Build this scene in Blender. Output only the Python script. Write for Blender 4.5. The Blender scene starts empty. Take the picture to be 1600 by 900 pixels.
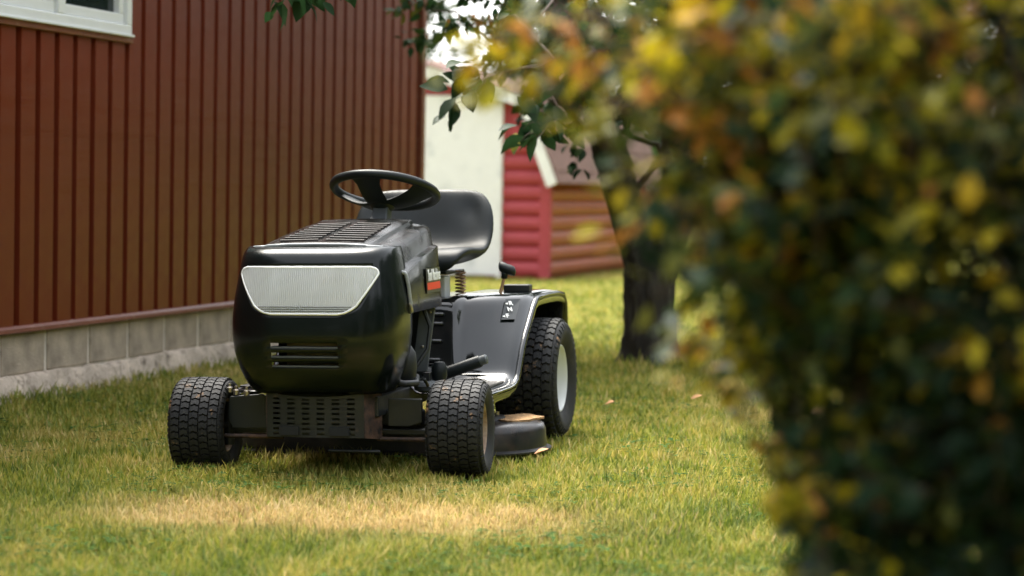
import bpy, math, random
import numpy as np
from mathutils import Matrix, Vector

R_ = math.radians
rng = np.random.default_rng(11)
random.seed(5)
scene = bpy.context.scene
COL = scene.collection

# ------------------------------------------------------------------ camera
cam_d = bpy.data.cameras.new('camera')
cam = bpy.data.objects.new('camera', cam_d)
COL.objects.link(cam)
scene.camera = cam
cam_d.sensor_width = 36.0
cam_d.lens = 36.0 * 3500.0 / 1600.0
cam_d.clip_end = 2000.0
CAM = Vector((0.0, 0.0, 1.0))
cam.matrix_world = (Matrix.Translation(CAM) @ Matrix.Rotation(R_(90 - 2.6), 4, 'X')
                    @ Matrix.Rotation(R_(1.05), 4, 'Z'))
cam_d.dof.use_dof = True
cam_d.dof.focus_distance = 7.75
cam_d.dof.aperture_fstop = (cam_d.lens / 1000.0) / 0.034
cam_d.dof.aperture_blades = 9

# ------------------------------------------------------------------ sky, sun, exposure
SUN_TO = Vector((-0.255, 0.50, 1.0)).normalized()
world = bpy.data.worlds.new('World')
scene.world = world
world.use_nodes = True
wn, wl = world.node_tree.nodes, world.node_tree.links
wn.clear()
w_out = wn.new('ShaderNodeOutputWorld')
w_bg = wn.new('ShaderNodeBackground')
w_bg.inputs['Strength'].default_value = 0.118
sky = wn.new('ShaderNodeTexSky')
sky.sky_type = 'NISHITA'
sky.sun_disc = False
sky.sun_elevation = math.asin(SUN_TO.z)
sky.sun_rotation = math.atan2(SUN_TO.x, SUN_TO.y)
sky.air_density = 1.0
sky.dust_density = 3.0
# overcast: the blue of the clear sky is mostly lost behind an even layer of cloud
w_hs = wn.new('ShaderNodeHueSaturation')
w_hs.inputs['Saturation'].default_value = 0.22
w_hs.inputs['Value'].default_value = 1.25
w_warm = wn.new('ShaderNodeMixRGB')
w_warm.blend_type = 'MULTIPLY'
w_warm.inputs[0].default_value = 1.0
w_warm.inputs[2].default_value = (1.0, 1.0, 0.985, 1)
wl.new(sky.outputs[0], w_hs.inputs['Color'])
wl.new(w_hs.outputs[0], w_warm.inputs[1])
wl.new(w_warm.outputs[0], w_bg.inputs['Color'])
wl.new(w_bg.outputs[0], w_out.inputs['Surface'])

sun_d = bpy.data.lights.new('sun', 'SUN')
sun_d.energy = 1.5
sun_d.angle = R_(28)
sun_d.color = (1.0, 0.93, 0.80)
sun = bpy.data.objects.new('sun', sun_d)
COL.objects.link(sun)
sun.rotation_euler = (-SUN_TO).to_track_quat('-Z', 'Y').to_euler()
sun.location = (6, 5, 14)

scene.view_settings.view_transform = 'Standard'
scene.view_settings.look = 'None'
scene.view_settings.exposure = 2.27
scene.view_settings.gamma = 1.0
scene.view_settings.use_curve_mapping = False
scene.cycles.use_denoising = True
scene.cycles.max_bounces = 8


# ------------------------------------------------------------------ object helpers
def tag(o, label=None, cat=None, group=None, kind=None):
    if label: o['label'] = label
    if cat: o['category'] = cat
    if group: o['group'] = group
    if kind: o['kind'] = kind
    return o


def empty(name, loc=(0, 0, 0), rz=0.0, parent=None):
    o = bpy.data.objects.new(name, None)
    COL.objects.link(o)
    o.location = loc
    o.rotation_euler = (0, 0, rz)
    o.empty_display_size = 0.1
    o.parent = parent
    return o


def link(name, me, parent=None, loc=None, rot=None):
    o = bpy.data.objects.new(name, me)
    COL.objects.link(o)
    o.parent = parent
    if loc is not None: o.location = loc
    if rot is not None: o.rotation_euler = rot
    return o


def bevel(o, w, seg=2):
    m = o.modifiers.new('bevel', 'BEVEL')
    m.width = w
    m.segments = seg
    m.limit_method = 'ANGLE'
    m.angle_limit = R_(35)
    m.harden_normals = False
    return o


def solid(o, t, off=-1):
    m = o.modifiers.new('solidify', 'SOLIDIFY')
    m.thickness = t
    m.offset = off
    return o


def subs(o, n=1):
    m = o.modifiers.new('subsurf', 'SUBSURF')
    m.levels = n
    m.render_levels = n
    return o


class MB:
    """collects pieces of ONE part"""
    def __init__(s):
        s.v, s.f = [], []

    def add(s, vs, fs):
        k = len(s.v)
        s.v += [tuple(p) for p in vs]
        s.f += [tuple(i + k for i in f) for f in fs]
        return s

    def box(s, c, d, rot=None, taper=1.0):
        x, y, z = d[0] / 2, d[1] / 2, d[2] / 2
        vs = []
        for sz in (-1, 1):
            t = taper if sz > 0 else 1.0
            for sx, sy in ((-1, -1), (1, -1), (1, 1), (-1, 1)):
                vs.append(Vector((sx * x * t, sy * y * t, sz * z)))
        if rot is not None: vs = [rot @ v for v in vs]
        vs = [v + Vector(c) for v in vs]
        return s.add(vs, [(3, 2, 1, 0), (4, 5, 6, 7), (0, 1, 5, 4), (1, 2, 6, 5), (2, 3, 7, 6), (3, 0, 4, 7)])

    def span(s, a, b):
        return s.box([(a[i] + b[i]) / 2 for i in range(3)], [abs(b[i] - a[i]) for i in range(3)])

    def loft(s, rings, closed=True, caps=True, loop=False):
        n = len(rings[0])
        vs = [p for r in rings for p in r]
        fs = []
        m = len(rings)
        for i in range(m if loop else m - 1):
            i2 = (i + 1) % m
            for j in range(n if closed else n - 1):
                j2 = (j + 1) % n
                fs.append((i * n + j, i * n + j2, i2 * n + j2, i2 * n + j))
        if caps and closed and not loop:
            fs.append(tuple(reversed(range(n))))
            fs.append(tuple((m - 1) * n + j for j in range(n)))
        return s.add(vs, fs)

    def tube(s, path, rad, n=10, loop=False, caps=True):
        path = [Vector(p) for p in path]
        m = len(path)
        rads = rad if isinstance(rad, (list, tuple)) else [rad] * m
        rings = []
        prev = None
        for i, p in enumerate(path):
            if loop:
                t = path[(i + 1) % m] - path[i - 1]
            else:
                t = path[min(i + 1, m - 1)] - path[max(i - 1, 0)]
            t.normalize()
            if prev is None:
                a = Vector((0, 0, 1)) if abs(t.z) < .9 else Vector((1, 0, 0))
                u = a.cross(t).normalized()
            else:
                u = (prev - t * prev.dot(t)).normalized()
            prev = u
            w = t.cross(u)
            rings.append([p + (u * math.cos(2 * math.pi * k / n) + w * math.sin(2 * math.pi * k / n)) * rads[i]
                          for k in range(n)])
        return s.loft(rings, True, caps, loop)

    def lathe(s, prof, axis='X', c=(0, 0, 0), n=48, caps=False):
        """prof: (radius, position along axis)"""
        rings = []
        for r, a in prof:
            ring = []
            for k in range(n):
                t = 2 * math.pi * k / n
                q = {'X': (a, r * math.cos(t), r * math.sin(t)),
                     'Y': (r * math.sin(t), a, r * math.cos(t)),
                     'Z': (r * math.cos(t), r * math.sin(t), a)}[axis]
                ring.append((q[0] + c[0], q[1] + c[1], q[2] + c[2]))
            rings.append(ring)
        return s.loft(rings, True, caps)

    def prism(s, poly, fn, d0, d1):
        """poly: 2D outline, fn(u, v, d) -> 3D"""
        n = len(poly)
        vs = [fn(u, v, d0) for u, v in poly] + [fn(u, v, d1) for u, v in poly]
        fs = [tuple(range(n)), tuple(reversed(range(n, 2 * n)))]
        fs += [(j, n + j, n + (j + 1) % n, (j + 1) % n) for j in range(n)]
        return s.add(vs, fs)

    def mesh(s, name, mat, smooth=False):
        me = bpy.data.meshes.new(name)
        me.from_pydata([tuple(v) for v in s.v], [], s.f)
        me.materials.append(mat)
        import bmesh
        bm = bmesh.new()
        bm.from_mesh(me)
        bmesh.ops.recalc_face_normals(bm, faces=bm.faces)
        bm.to_mesh(me)
        bm.free()
        if smooth:
            me.polygons.foreach_set('use_smooth', [True] * len(me.polygons))
            if smooth != 'all':
                me.set_sharp_from_angle(angle=R_(40))
        return me

    def build(s, name, mat, parent=None, smooth=False, loc=None, rot=None):
        return link(name, s.mesh(name, mat, smooth), parent, loc, rot)


# ------------------------------------------------------------------ materials
def new_mat(name):
    m = bpy.data.materials.new(name)
    m.use_nodes = True
    nt = m.node_tree
    return m, nt.nodes, nt.links, nt.nodes['Principled BSDF']


def ramp(nodes, stops):
    r = nodes.new('ShaderNodeValToRGB')
    els = r.color_ramp.elements
    while len(els) < len(stops): els.new(0.5)
    for e, (p, c) in zip(els, stops):
        e.position = p
        e.color = (*c, 1)
    return r


def mat(name, base, rough=0.5, metal=0.0, var=0.0, vscale=8.0, wear=None, wamt=0.5, wscale=6.0, wsharp=0.12,
        bump=0.0, bscale=60.0, coat=0.0, rvar=0.0, spec=0.5, stretch=None):
    m, N, L, P = new_mat(name)
    P.inputs['Roughness'].default_value = rough
    P.inputs['Metallic'].default_value = metal
    P.inputs['Specular IOR Level'].default_value = spec
    P.inputs['Coat Weight'].default_value = coat
    P.inputs['Coat Roughness'].default_value = 0.08
    tc = N.new('ShaderNodeTexCoord')
    src = tc.outputs['Object']
    if stretch:
        mp = N.new('ShaderNodeMapping')
        mp.inputs['Scale'].default_value = stretch
        L.new(src, mp.inputs[0])
        src = mp.outputs[0]
    b = base
    n1 = N.new('ShaderNodeTexNoise')
    n1.inputs['Scale'].default_value = vscale
    n1.inputs['Detail'].default_value = 6
    L.new(src, n1.inputs[0])
    r1 = ramp(N, [(0.3, tuple(c * (1 - var) for c in b)), (0.7, tuple(c * (1 + var) for c in b))])
    L.new(n1.outputs[0], r1.inputs[0])
    out = r1.outputs[0]
    if wear:
        n2 = N.new('ShaderNodeTexNoise')
        n2.inputs['Scale'].default_value = wscale
        n2.inputs['Detail'].default_value = 9
        n2.inputs['Roughness'].default_value = 0.7
        L.new(src, n2.inputs[0])
        th = 1 - wamt
        r2 = ramp(N, [(max(0, th - wsharp), (0, 0, 0)), (min(1, th + wsharp), (1, 1, 1))])
        L.new(n2.outputs[0], r2.inputs[0])
        mx = N.new('ShaderNodeMixRGB')
        mx.inputs[2].default_value = (*wear, 1)
        L.new(r2.outputs[0], mx.inputs[0])
        L.new(out, mx.inputs[1])
        out = mx.outputs[0]
    L.new(out, P.inputs['Base Color'])
    if rvar:
        mr = N.new('ShaderNodeMapRange')
        mr.inputs['To Min'].default_value = max(0.02, rough - rvar)
        mr.inputs['To Max'].default_value = rough + rvar
        mr.inputs['From Min'].default_value = 0.3
        mr.inputs['From Max'].default_value = 0.7
        n3 = N.new('ShaderNodeTexNoise')
        n3.inputs['Scale'].default_value = 11
        n3.inputs['Detail'].default_value = 8
        L.new(src, n3.inputs[0])
        L.new(n3.outputs[0], mr.inputs[0])
        L.new(mr.outputs[0], P.inputs['Roughness'])
    if bump:
        n4 = N.new('ShaderNodeTexNoise')
        n4.inputs['Scale'].default_value = bscale
        n4.inputs['Detail'].default_value = 8
        L.new(src, n4.inputs[0])
        bp = N.new('ShaderNodeBump')
        bp.inputs['Strength'].default_value = bump
        bp.inputs['Distance'].default_value = 0.01
        L.new(n4.outputs[0], bp.inputs['Height'])
        L.new(bp.outputs[0], P.inputs['Normal'])
    return m


def leaf_mat(name, stops, source, rough=0.55, trans=0.35):
    """source: 'attr' reads the vertex attribute rnd, 'object' the object's own random number"""
    m, N, L, P = new_mat(name)
    if source == 'attr':
        a = N.new('ShaderNodeAttribute')
        a.attribute_name = 'rnd'
        fac = a.outputs['Fac']
    else:
        a = N.new('ShaderNodeObjectInfo')
        fac = a.outputs['Random']
    r = ramp(N, stops)
    L.new(fac, r.inputs[0])
    L.new(r.outputs[0], P.inputs['Base Color'])
    P.inputs['Roughness'].default_value = rough
    P.inputs['Specular IOR Level'].default_value = 0.2
    tr = N.new('ShaderNodeBsdfTranslucent')
    L.new(r.outputs[0], tr.inputs['Color'])
    mx = N.new('ShaderNodeMixShader')
    mx.inputs[0].default_value = trans
    L.new(P.outputs[0], mx.inputs[1])
    L.new(tr.outputs[0], mx.inputs[2])
    L.new(mx.outputs[0], N['Material Output'].inputs['Surface'])
    return m


M = {}
# buildings
M['siding'] = mat('red_brown_metal_siding', (0.136, 0.0218, 0.0078), 0.36, spec=0.28, var=0.09, vscale=2.2, wear=(0.22, 0.11, 0.08),
                  wamt=0.27, wscale=34, wsharp=0.03, rvar=0.07, bump=0.03, bscale=9)
M['trim_red'] = mat('red_brown_flashing', (0.17, 0.05, 0.03), 0.4, var=0.1, wear=(0.28, 0.16, 0.11), wamt=0.34, wscale=20)
M['block'] = mat('concrete_block', (0.45, 0.37, 0.285), 0.95, var=0.34, vscale=9, wear=(0.10, 0.085, 0.07), wamt=0.33,
                 wscale=26, wsharp=0.06, bump=0.7, bscale=130)
M['mortar'] = mat('pale_mortar', (0.80, 0.74, 0.65), 0.95, var=0.15, vscale=20, bump=0.6, bscale=90)
M['footing'] = mat('rough_footing_concrete', (0.54, 0.45, 0.365), 0.95, var=0.3, vscale=9, wear=(0.15, 0.12, 0.09),
                   wamt=0.43, wscale=18, wsharp=0.08, bump=1.0, bscale=45)
M['white_paint'] = mat('white_painted_frame', (0.72, 0.74, 0.75), 0.35, var=0.03, wear=(0.5, 0.5, 0.48), wamt=0.22, wscale=15)
M['roof_metal'] = mat('dark_roof_sheet', (0.05, 0.035, 0.03), 0.5, var=0.15)
M['shed_red'] = mat('raspberry_red_stain', (0.36, 0.045, 0.055), 0.6, var=0.16, vscale=5, stretch=(3, 3, 12), bump=0.15, bscale=30)
M['shed_brown'] = mat('orange_brown_log_stain', (0.31, 0.075, 0.028), 0.55, var=0.2, vscale=4, stretch=(3, 1, 12), bump=0.2, bscale=30)
M['shed_white'] = mat('white_door_paint', (0.80, 0.82, 0.81), 0.4, var=0.03, wear=(0.50, 0.54, 0.55), wamt=0.36, wscale=3.2, wsharp=0.1)
M['shingle'] = mat('brown_shingles', (0.155, 0.085, 0.072), 0.9, var=0.3, vscale=12, bump=0.4, bscale=50)
M['painted_dark'] = mat('painted_dark_interior', (0.012, 0.014, 0.014), 0.8)  # near-black colour standing in for the shade inside openings
m, N, L, P = new_mat('window_glass')
P.inputs['Base Color'].default_value = (0.03, 0.045, 0.045, 1)
P.inputs['Roughness'].default_value = 0.03
P.inputs['Transmission Weight'].default_value = 0.55
M['glass'] = m
# mower
M['paint'] = mat('glossy_black_paint', (0.0045, 0.0065, 0.007), 0.07, var=0.2, vscale=4, wear=(0.03, 0.025, 0.022), wamt=0.30,
                 wscale=5, wsharp=0.16, rvar=0.03, coat=0.5)
M['hoodtop'] = mat('dusty_black_paint', (0.005, 0.0065, 0.0065), 0.2, var=0.2, wear=(0.045, 0.032, 0.027), wamt=0.38,
                   wscale=6, wsharp=0.2, rvar=0.1, coat=0.0, spec=0.35)
M['louver'] = mat('dusty_louver_paint', (0.008, 0.0085, 0.009), 0.5, var=0.2, wear=(0.05, 0.036, 0.03), wamt=0.42, wscale=8, wsharp=0.2, spec=0.25)
M['nose'] = mat('black_moulded_nose', (0.0035, 0.006, 0.006), 0.20, spec=0.34, var=0.15, vscale=3, wear=(0.05, 0.055, 0.052), wamt=0.24,
                wscale=14, wsharp=0.05, rvar=0.06)
M['vinyl'] = mat('black_vinyl', (0.007, 0.0105, 0.0115), 0.46, var=0.2, vscale=5, rvar=0.08, bump=0.06, bscale=240, spec=0.3)
M['plastic'] = mat('matt_black_plastic', (0.012, 0.015, 0.016), 0.5, var=0.2, wear=(0.06, 0.05, 0.042), wamt=0.3, wscale=12)
M['gplastic'] = mat('grey_black_plastic', (0.075, 0.085, 0.092), 0.42, var=0.15, wear=(0.09, 0.085, 0.08), wamt=0.3, wscale=20)
M['edge'] = mat('worn_grey_edge_strip', (0.26, 0.28, 0.29), 0.3, var=0.2, wear=(0.05, 0.055, 0.055), wamt=0.3, wscale=20)
M['frame'] = mat('black_steel_frame', (0.012, 0.0145, 0.0155), 0.45, var=0.3, wear=(0.09, 0.055, 0.036), wamt=0.33, wscale=11, wsharp=0.07, rvar=0.1)
M['rust'] = mat('rusty_steel', (0.10, 0.055, 0.035), 0.7, var=0.4, vscale=18, wear=(0.018, 0.016, 0.016), wamt=0.5, wscale=25, metal=0.2, bump=0.2)
M['steel'] = mat('dull_bright_steel', (0.42, 0.39, 0.35), 0.35, metal=0.9, var=0.2, wear=(0.16, 0.09, 0.05), wamt=0.36, wscale=40)
M['spring'] = mat('brown_spring_steel', (0.34, 0.21, 0.12), 0.45, metal=0.6, var=0.25, vscale=30)
M['rubber'] = mat('tyre_rubber', (0.010, 0.011, 0.012), 0.75, var=0.3, vscale=20, wear=(0.065, 0.048, 0.037), wamt=0.36, wscale=9, wsharp=0.12, bump=0.1, bscale=150)
M['tread'] = mat('tread_rubber_with_dried_clippings', (0.011, 0.012, 0.0135), 0.66, var=0.3, vscale=16, wear=(0.27, 0.155, 0.075), wamt=0.365,
                 wscale=13, wsharp=0.035, bump=0.12, bscale=140)
M['rim_white'] = mat('white_rim_paint', (0.66, 0.68, 0.68), 0.35, var=0.06, wear=(0.38, 0.33, 0.27), wamt=0.26, wscale=16)
M['rim_rust'] = mat('worn_cream_rim', (0.40, 0.30, 0.22), 0.6, var=0.3, wear=(0.17, 0.085, 0.04), wamt=0.48, wscale=14)
M['deck'] = mat('worn_black_deck', (0.009, 0.010, 0.011), 0.36, var=0.2, wear=(0.06, 0.04, 0.029), wamt=0.38, wscale=7, wsharp=0.16, rvar=0.1)
M['clip'] = mat('dried_clippings', (0.40, 0.24, 0.11), 0.95, var=0.35, vscale=60, bump=1.0, bscale=160)
M['decal_white'] = mat('white_decal', (0.80, 0.82, 0.82), 0.4)
M['decal_red'] = mat('red_decal', (0.75, 0.035, 0.012), 0.35)
M['decal_black'] = mat('black_decal', (0.02, 0.024, 0.026), 0.3)
M['yellow'] = mat('yellow_green_print', (0.55, 0.60, 0.06), 0.4)
M['wire'] = mat('red_wire', (0.20, 0.012, 0.016), 0.4)
M['pale_box'] = mat('pale_battery_case', (0.62, 0.65, 0.64), 0.45, var=0.06)
M['beige'] = mat('beige_engine_shroud', (0.42, 0.33, 0.22), 0.6, var=0.2)
# headlight lens: clear ribbed plastic over a bright reflector
m, N, L, P = new_mat('ribbed_headlight_lens')
tc = N.new('ShaderNodeTexCoord')
wv = N.new('ShaderNodeTexWave')
wv.wave_type = 'BANDS'
wv.bands_direction = 'X'
wv.inputs['Scale'].default_value = 46.0
wv.inputs['Distortion'].default_value = 0.0
L.new(tc.outputs['Object'], wv.inputs[0])
bp = N.new('ShaderNodeBump')
bp.inputs['Strength'].default_value = 0.5
bp.inputs['Distance'].default_value = 0.004
L.new(wv.outputs['Fac'], bp.inputs['Height'])
L.new(bp.outputs[0], P.inputs['Normal'])
ns = N.new('ShaderNodeTexNoise')
ns.inputs['Scale'].default_value = 9
ns.inputs['Detail'].default_value = 6
L.new(tc.outputs['Object'], ns.inputs[0])
rp = ramp(N, [(0.35, (0.84, 0.87, 0.88)), (0.75, (0.93, 0.94, 0.94))])
L.new(ns.outputs[0], rp.inputs[0])
L.new(rp.outputs[0], P.inputs['Base Color'])
P.inputs['Roughness'].default_value = 0.10
P.inputs['Transmission Weight'].default_value = 0.42
P.inputs['IOR'].default_value = 1.2
P.inputs['Coat Weight'].default_value = 0.5
M['lens'] = m
M['glass_bulb'] = mat('bulb_glass', (0.75, 0.72, 0.62), 0.1, var=0.02)
M['reflector'] = mat('bright_reflector', (0.92, 0.93, 0.93), 0.3, metal=0.15, var=0.04)
# plants
M['bark'] = mat('dark_bark', (0.022, 0.018, 0.0145), 0.95, var=0.45, vscale=9, stretch=(1, 1, 0.25), wear=(0.085, 0.08, 0.068), wamt=0.36,
                wscale=14, bump=1.0, bscale=34)
M['twig'] = mat('thin_brown_twigs', (0.06, 0.035, 0.025), 0.8, var=0.3)
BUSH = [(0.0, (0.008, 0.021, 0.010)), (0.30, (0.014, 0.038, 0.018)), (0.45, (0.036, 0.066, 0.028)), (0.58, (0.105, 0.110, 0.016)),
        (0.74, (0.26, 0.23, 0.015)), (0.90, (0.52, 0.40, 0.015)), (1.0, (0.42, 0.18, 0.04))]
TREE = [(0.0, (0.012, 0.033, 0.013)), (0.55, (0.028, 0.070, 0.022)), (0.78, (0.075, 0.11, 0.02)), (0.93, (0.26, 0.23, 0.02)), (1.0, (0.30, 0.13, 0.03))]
M['bush_leaf'] = leaf_mat('autumn_shrub_leaves', BUSH, 'attr', trans=0.32)
M['tree_leaf'] = leaf_mat('tree_leaves', TREE, 'attr', trans=0.3)
M['tree_leaf_one'] = leaf_mat('tree_leaf', TREE, 'object', trans=0.3)
M['bush_leaf_one'] = leaf_mat('autumn_shrub_leaf', BUSH, 'object', trans=0.32)
M['far_leaf'] = leaf_mat('distant_foliage', [(0.0, (0.016, 0.036, 0.014)), (0.6, (0.045, 0.080, 0.025)), (1.0, (0.11, 0.115, 0.03))], 'attr')
M['fallen'] = mat('dry_fallen_leaf', (0.45, 0.22, 0.10), 0.7, var=0.3, vscale=40)

# lawn sheet: thatch and soil between the blades, and turf too far away to tell blades apart
m, N, L, P = new_mat('turf')
tc = N.new('ShaderNodeTexCoord')
n1 = N.new('ShaderNodeTexNoise')
n1.inputs['Scale'].default_value = 1.1
n1.inputs['Detail'].default_value = 8
n1.inputs['Roughness'].default_value = 0.65
L.new(tc.outputs['Object'], n1.inputs[0])
r1 = ramp(N, [(0.25, (0.11, 0.12, 0.018)), (0.5, (0.19, 0.19, 0.030)), (0.75, (0.28, 0.24, 0.055))])
L.new(n1.outputs[0], r1.inputs[0])
n2 = N.new('ShaderNodeTexNoise')
n2.inputs['Scale'].default_value = 45
n2.inputs['Detail'].default_value = 6
L.new(tc.outputs['Object'], n2.inputs[0])
r2 = ramp(N, [(0.3, (0.55, 0.55, 0.55)), (0.7, (1.1, 1.1, 1.1))])
L.new(n2.outputs[0], r2.inputs[0])
mx = N.new('ShaderNodeMixRGB')
mx.blend_type = 'MULTIPLY'
mx.inputs[0].default_value = 1
L.new(r1.outputs[0], mx.inputs[1])
L.new(r2.outputs[0], mx.inputs[2])
L.new(mx.outputs[0], P.inputs['Base Color'])
P.inputs['Roughness'].default_value = 1.0
P.inputs['Specular IOR Level'].default_value = 0.1
bp = N.new('ShaderNodeBump')
bp.inputs['Strength'].default_value = 0.7
bp.inputs['Distance'].default_value = 0.02
L.new(n2.outputs[0], bp.inputs['Height'])
L.new(bp.outputs[0], P.inputs['Normal'])
M['turf'] = m

m, N, L, P = new_mat('grass_blades')
ar = N.new('ShaderNodeAttribute'); ar.attribute_name = 'rnd'
ad = N.new('ShaderNodeAttribute'); ad.attribute_name = 'dry'
g = ramp(N, [(0.0, (0.030, 0.068, 0.010)), (0.36, (0.125, 0.175, 0.024)), (0.70, (0.275, 0.285, 0.044)), (1.0, (0.46, 0.37, 0.10))])
L.new(ar.outputs['Fac'], g.inputs[0])
s_ = ramp(N, [(0.0, (0.34, 0.22, 0.08)), (0.7, (0.62, 0.45, 0.21)), (1.0, (0.70, 0.54, 0.28))])
L.new(ar.outputs['Fac'], s_.inputs[0])
mx = N.new('ShaderNodeMixRGB')
L.new(ad.outputs['Fac'], mx.inputs[0])
L.new(g.outputs[0], mx.inputs[1])
L.new(s_.outputs[0], mx.inputs[2])
L.new(mx.outputs[0], P.inputs['Base Color'])
P.inputs['Roughness'].default_value = 0.6
P.inputs['Specular IOR Level'].default_value = 0.3
tr = N.new('ShaderNodeBsdfTranslucent')
L.new(mx.outputs[0], tr.inputs['Color'])
ms = N.new('ShaderNodeMixShader')
ms.inputs[0].default_value = 0.35
L.new(P.outputs[0], ms.inputs[1])
L.new(tr.outputs[0], ms.inputs[2])
L.new(ms.outputs[0], N['Material Output'].inputs['Surface'])
M['blade'] = m


def np_mesh(name, verts, faces_tri, material, attrs=None, smooth=False):
    """verts (n,3), faces (m,3|4) arrays of one face size"""
    me = bpy.data.meshes.new(name)
    verts = np.ascontiguousarray(verts, dtype=np.float32)
    groups = faces_tri if isinstance(faces_tri, list) else [faces_tri]
    me.vertices.add(len(verts))
    me.vertices.foreach_set('co', verts.ravel())
    nl = sum(g.size for g in groups)
    npoly = sum(len(g) for g in groups)
    me.loops.add(nl)
    me.polygons.add(npoly)
    me.loops.foreach_set('vertex_index', np.concatenate([g.ravel() for g in groups]).astype(np.int32))
    tot = np.concatenate([np.full(len(g), g.shape[1]) for g in groups]).astype(np.int32)
    start = np.concatenate([[0], np.cumsum(tot)[:-1]]).astype(np.int32)
    me.polygons.foreach_set('loop_start', start)
    me.update(calc_edges=True)
    for k, a in (attrs or {}).items():
        at = me.attributes.new(k, 'FLOAT', 'POINT')
        at.data.foreach_set('value', np.ascontiguousarray(a, dtype=np.float32))
    if smooth:
        me.polygons.foreach_set('use_smooth', np.ones(npoly, dtype=bool))
    me.materials.append(material)
    me.validate()
    return me


# ------------------------------------------------------------------ ground
g = MB()
g.add([(-300, -60, 0), (300, -60, 0), (300, 600, 0), (-300, 600, 0)], [(0, 1, 2, 3)])
ground = g.build('lawn', M['turf'])
tag(ground, 'mown green lawn running from the barn back to the red shed', 'lawn', kind='structure')

# ------------------------------------------------------------------ the barn
WA = R_(15.6)
WP = np.array([-2.24, 9.82])
barn = empty('barn', (WP[0], WP[1], 0), -WA)
tag(barn, 'barn with red brown ribbed metal siding on a low concrete block foundation', 'barn')
T0, T1, WH = -6.0, 5.98, 3.3
DEP = 7.0
core = MB()
core.span((-DEP, T0 + .02, 0.30), (-0.055, T1 - .03, WH))
WIN = (-0.245, 1.25, 1.70, 2.85)   # t0, t1, z0, z1 of the window opening
core.build('wall_core', M['siding'], barn)
# siding panels: each a flat pan with a narrow groove on its far edge
PIT = 0.1835
prof = [(0.0, -0.042), (0.036, -0.042), (0.043, 0.0), (PIT - 0.006, 0.0), (PIT, -0.042)]


def panel_mesh(z0, z1, name):
    b = MB()
    rings = []
    for z in (z0, z1):
        rings.append([(x, t, z) for t, x in prof] + [(-0.050, PIT, z), (-0.050, 0, z)])
    b.loft(rings, True, True)
    me = b.mesh(name, M['siding'])
    return me


pan_full = panel_mesh(0.335, WH, 'siding_panel')
pan_low = panel_mesh(0.335, WIN[2] - 0.034, 'siding_panel_below_window')
pan_top = panel_mesh(WIN[3] + 0.03, WH, 'siding_panel_above_window')
t = 0.118 - PIT * 33
while t < T1 - 0.10:
    if t + PIT <= T1 - 0.02:
        jit = (random.uniform(-0.0012, 0.0012), t, 0)
        if t + PIT > WIN[0] + 0.02 and t < WIN[1] - 0.05:
            link('siding_panel', pan_low, barn, jit)
            link('siding_panel', pan_top, barn, jit)
        else:
            link('siding_panel', pan_full, barn, jit)
    t += PIT
b = MB()
b.span((-0.12, T1 - 0.075, 0.33), (0.012, T1, WH))
bevel(b.build('corner_trim', M['trim_red'], barn), 0.004)
b = MB()
b.prism([(-0.03, 0.34), (0.012, 0.338), (0.026, 0.328), (0.028, 0.312), (0.018, 0.306), (-0.03, 0.306)],
        lambda u, v, d: (u, d, v), T0, T1 - 0.002)
b.build('base_flashing', M['trim_red'], barn)
b = MB()
b.span((-0.03, WIN[0] - .02, WIN[2] - 0.034), (0.018, WIN[1] + .022, WIN[2] - 0.004))
bevel(b.build('window_flashing', M['trim_red'], barn), 0.003)
# window
win = empty('window', (0, 0, 0), 0, barn)
wf = MB()
a0, a1, z0, z1 = WIN
mid = (a0 + a1) / 2
for p, q in (((a0, z0), (a1, z0 + .052)), ((a0, z1 - .05), (a1, z1)), ((a0, z0 + .052), (a0 + .05, z1 - .05)),
             ((a1 - .05, z0 + .052), (a1, z1 - .05)), ((mid - .03, z0 + .052), (mid + .03, z1 - .05))):
    wf.span((-0.05, p[0], p[1]), (0.022, q[0], q[1]))
bevel(wf.build('window_frame', M['white_paint'], win), 0.006)
for (p, q) in ((a0 + .052, mid - .032), (mid + .032, a1 - .052)):
    sf = MB()
    zz0, zz1 = z0 + .054, z1 - .052
    for A, B in (((p, zz0), (q, zz0 + .05)), ((p, zz1 - .05), (q, zz1)), ((p, zz0 + .05), (p + .05, zz1 - .05)), ((q - .05, zz0 + .05), (q, zz1 - .05))):
        sf.span((-0.05, A[0], A[1]), (0.002, B[0], B[1]))
    bevel(sf.build('sash', M['white_paint'], win), 0.005)
    gp = MB()
    gp.span((-0.036, p + .048, zz0 + .048), (-0.030, q - .048, zz1 - .048))
    gp.build('pane', M['glass'], win)
sl = MB()
sl.span((-0.05, a0 - .006, z0 - .006), (0.034, a1 + .006, z0 + .006))
bevel(sl.build('sill', M['white_paint'], win), 0.003)
# blocks
BL = 0.4335
bm_ = MB()
bm_.box((0, 0, 0), (0.16, BL - 0.026, 0.186))
blk = [bm_.mesh('concrete_block', M['block'])]
k = -14
while True:
    tb = 0.012 + BL * k
    if tb + BL > T1 + 0.2: break
    o = link('concrete_block', blk[0], barn, (-0.08 - 0.012 + random.uniform(-.003, .003), tb + BL / 2, 0.2105),
             (random.uniform(-.004, .004), 0, random.uniform(-.004, .004)))
    bevel(o, 0.006, 2)
    k += 1
b = MB()
b.span((-DEP + .02, T0, 0.10), (-0.0195, T1 - .01, 0.3055))
b.build('mortar_bed', M['mortar'], barn)
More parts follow.
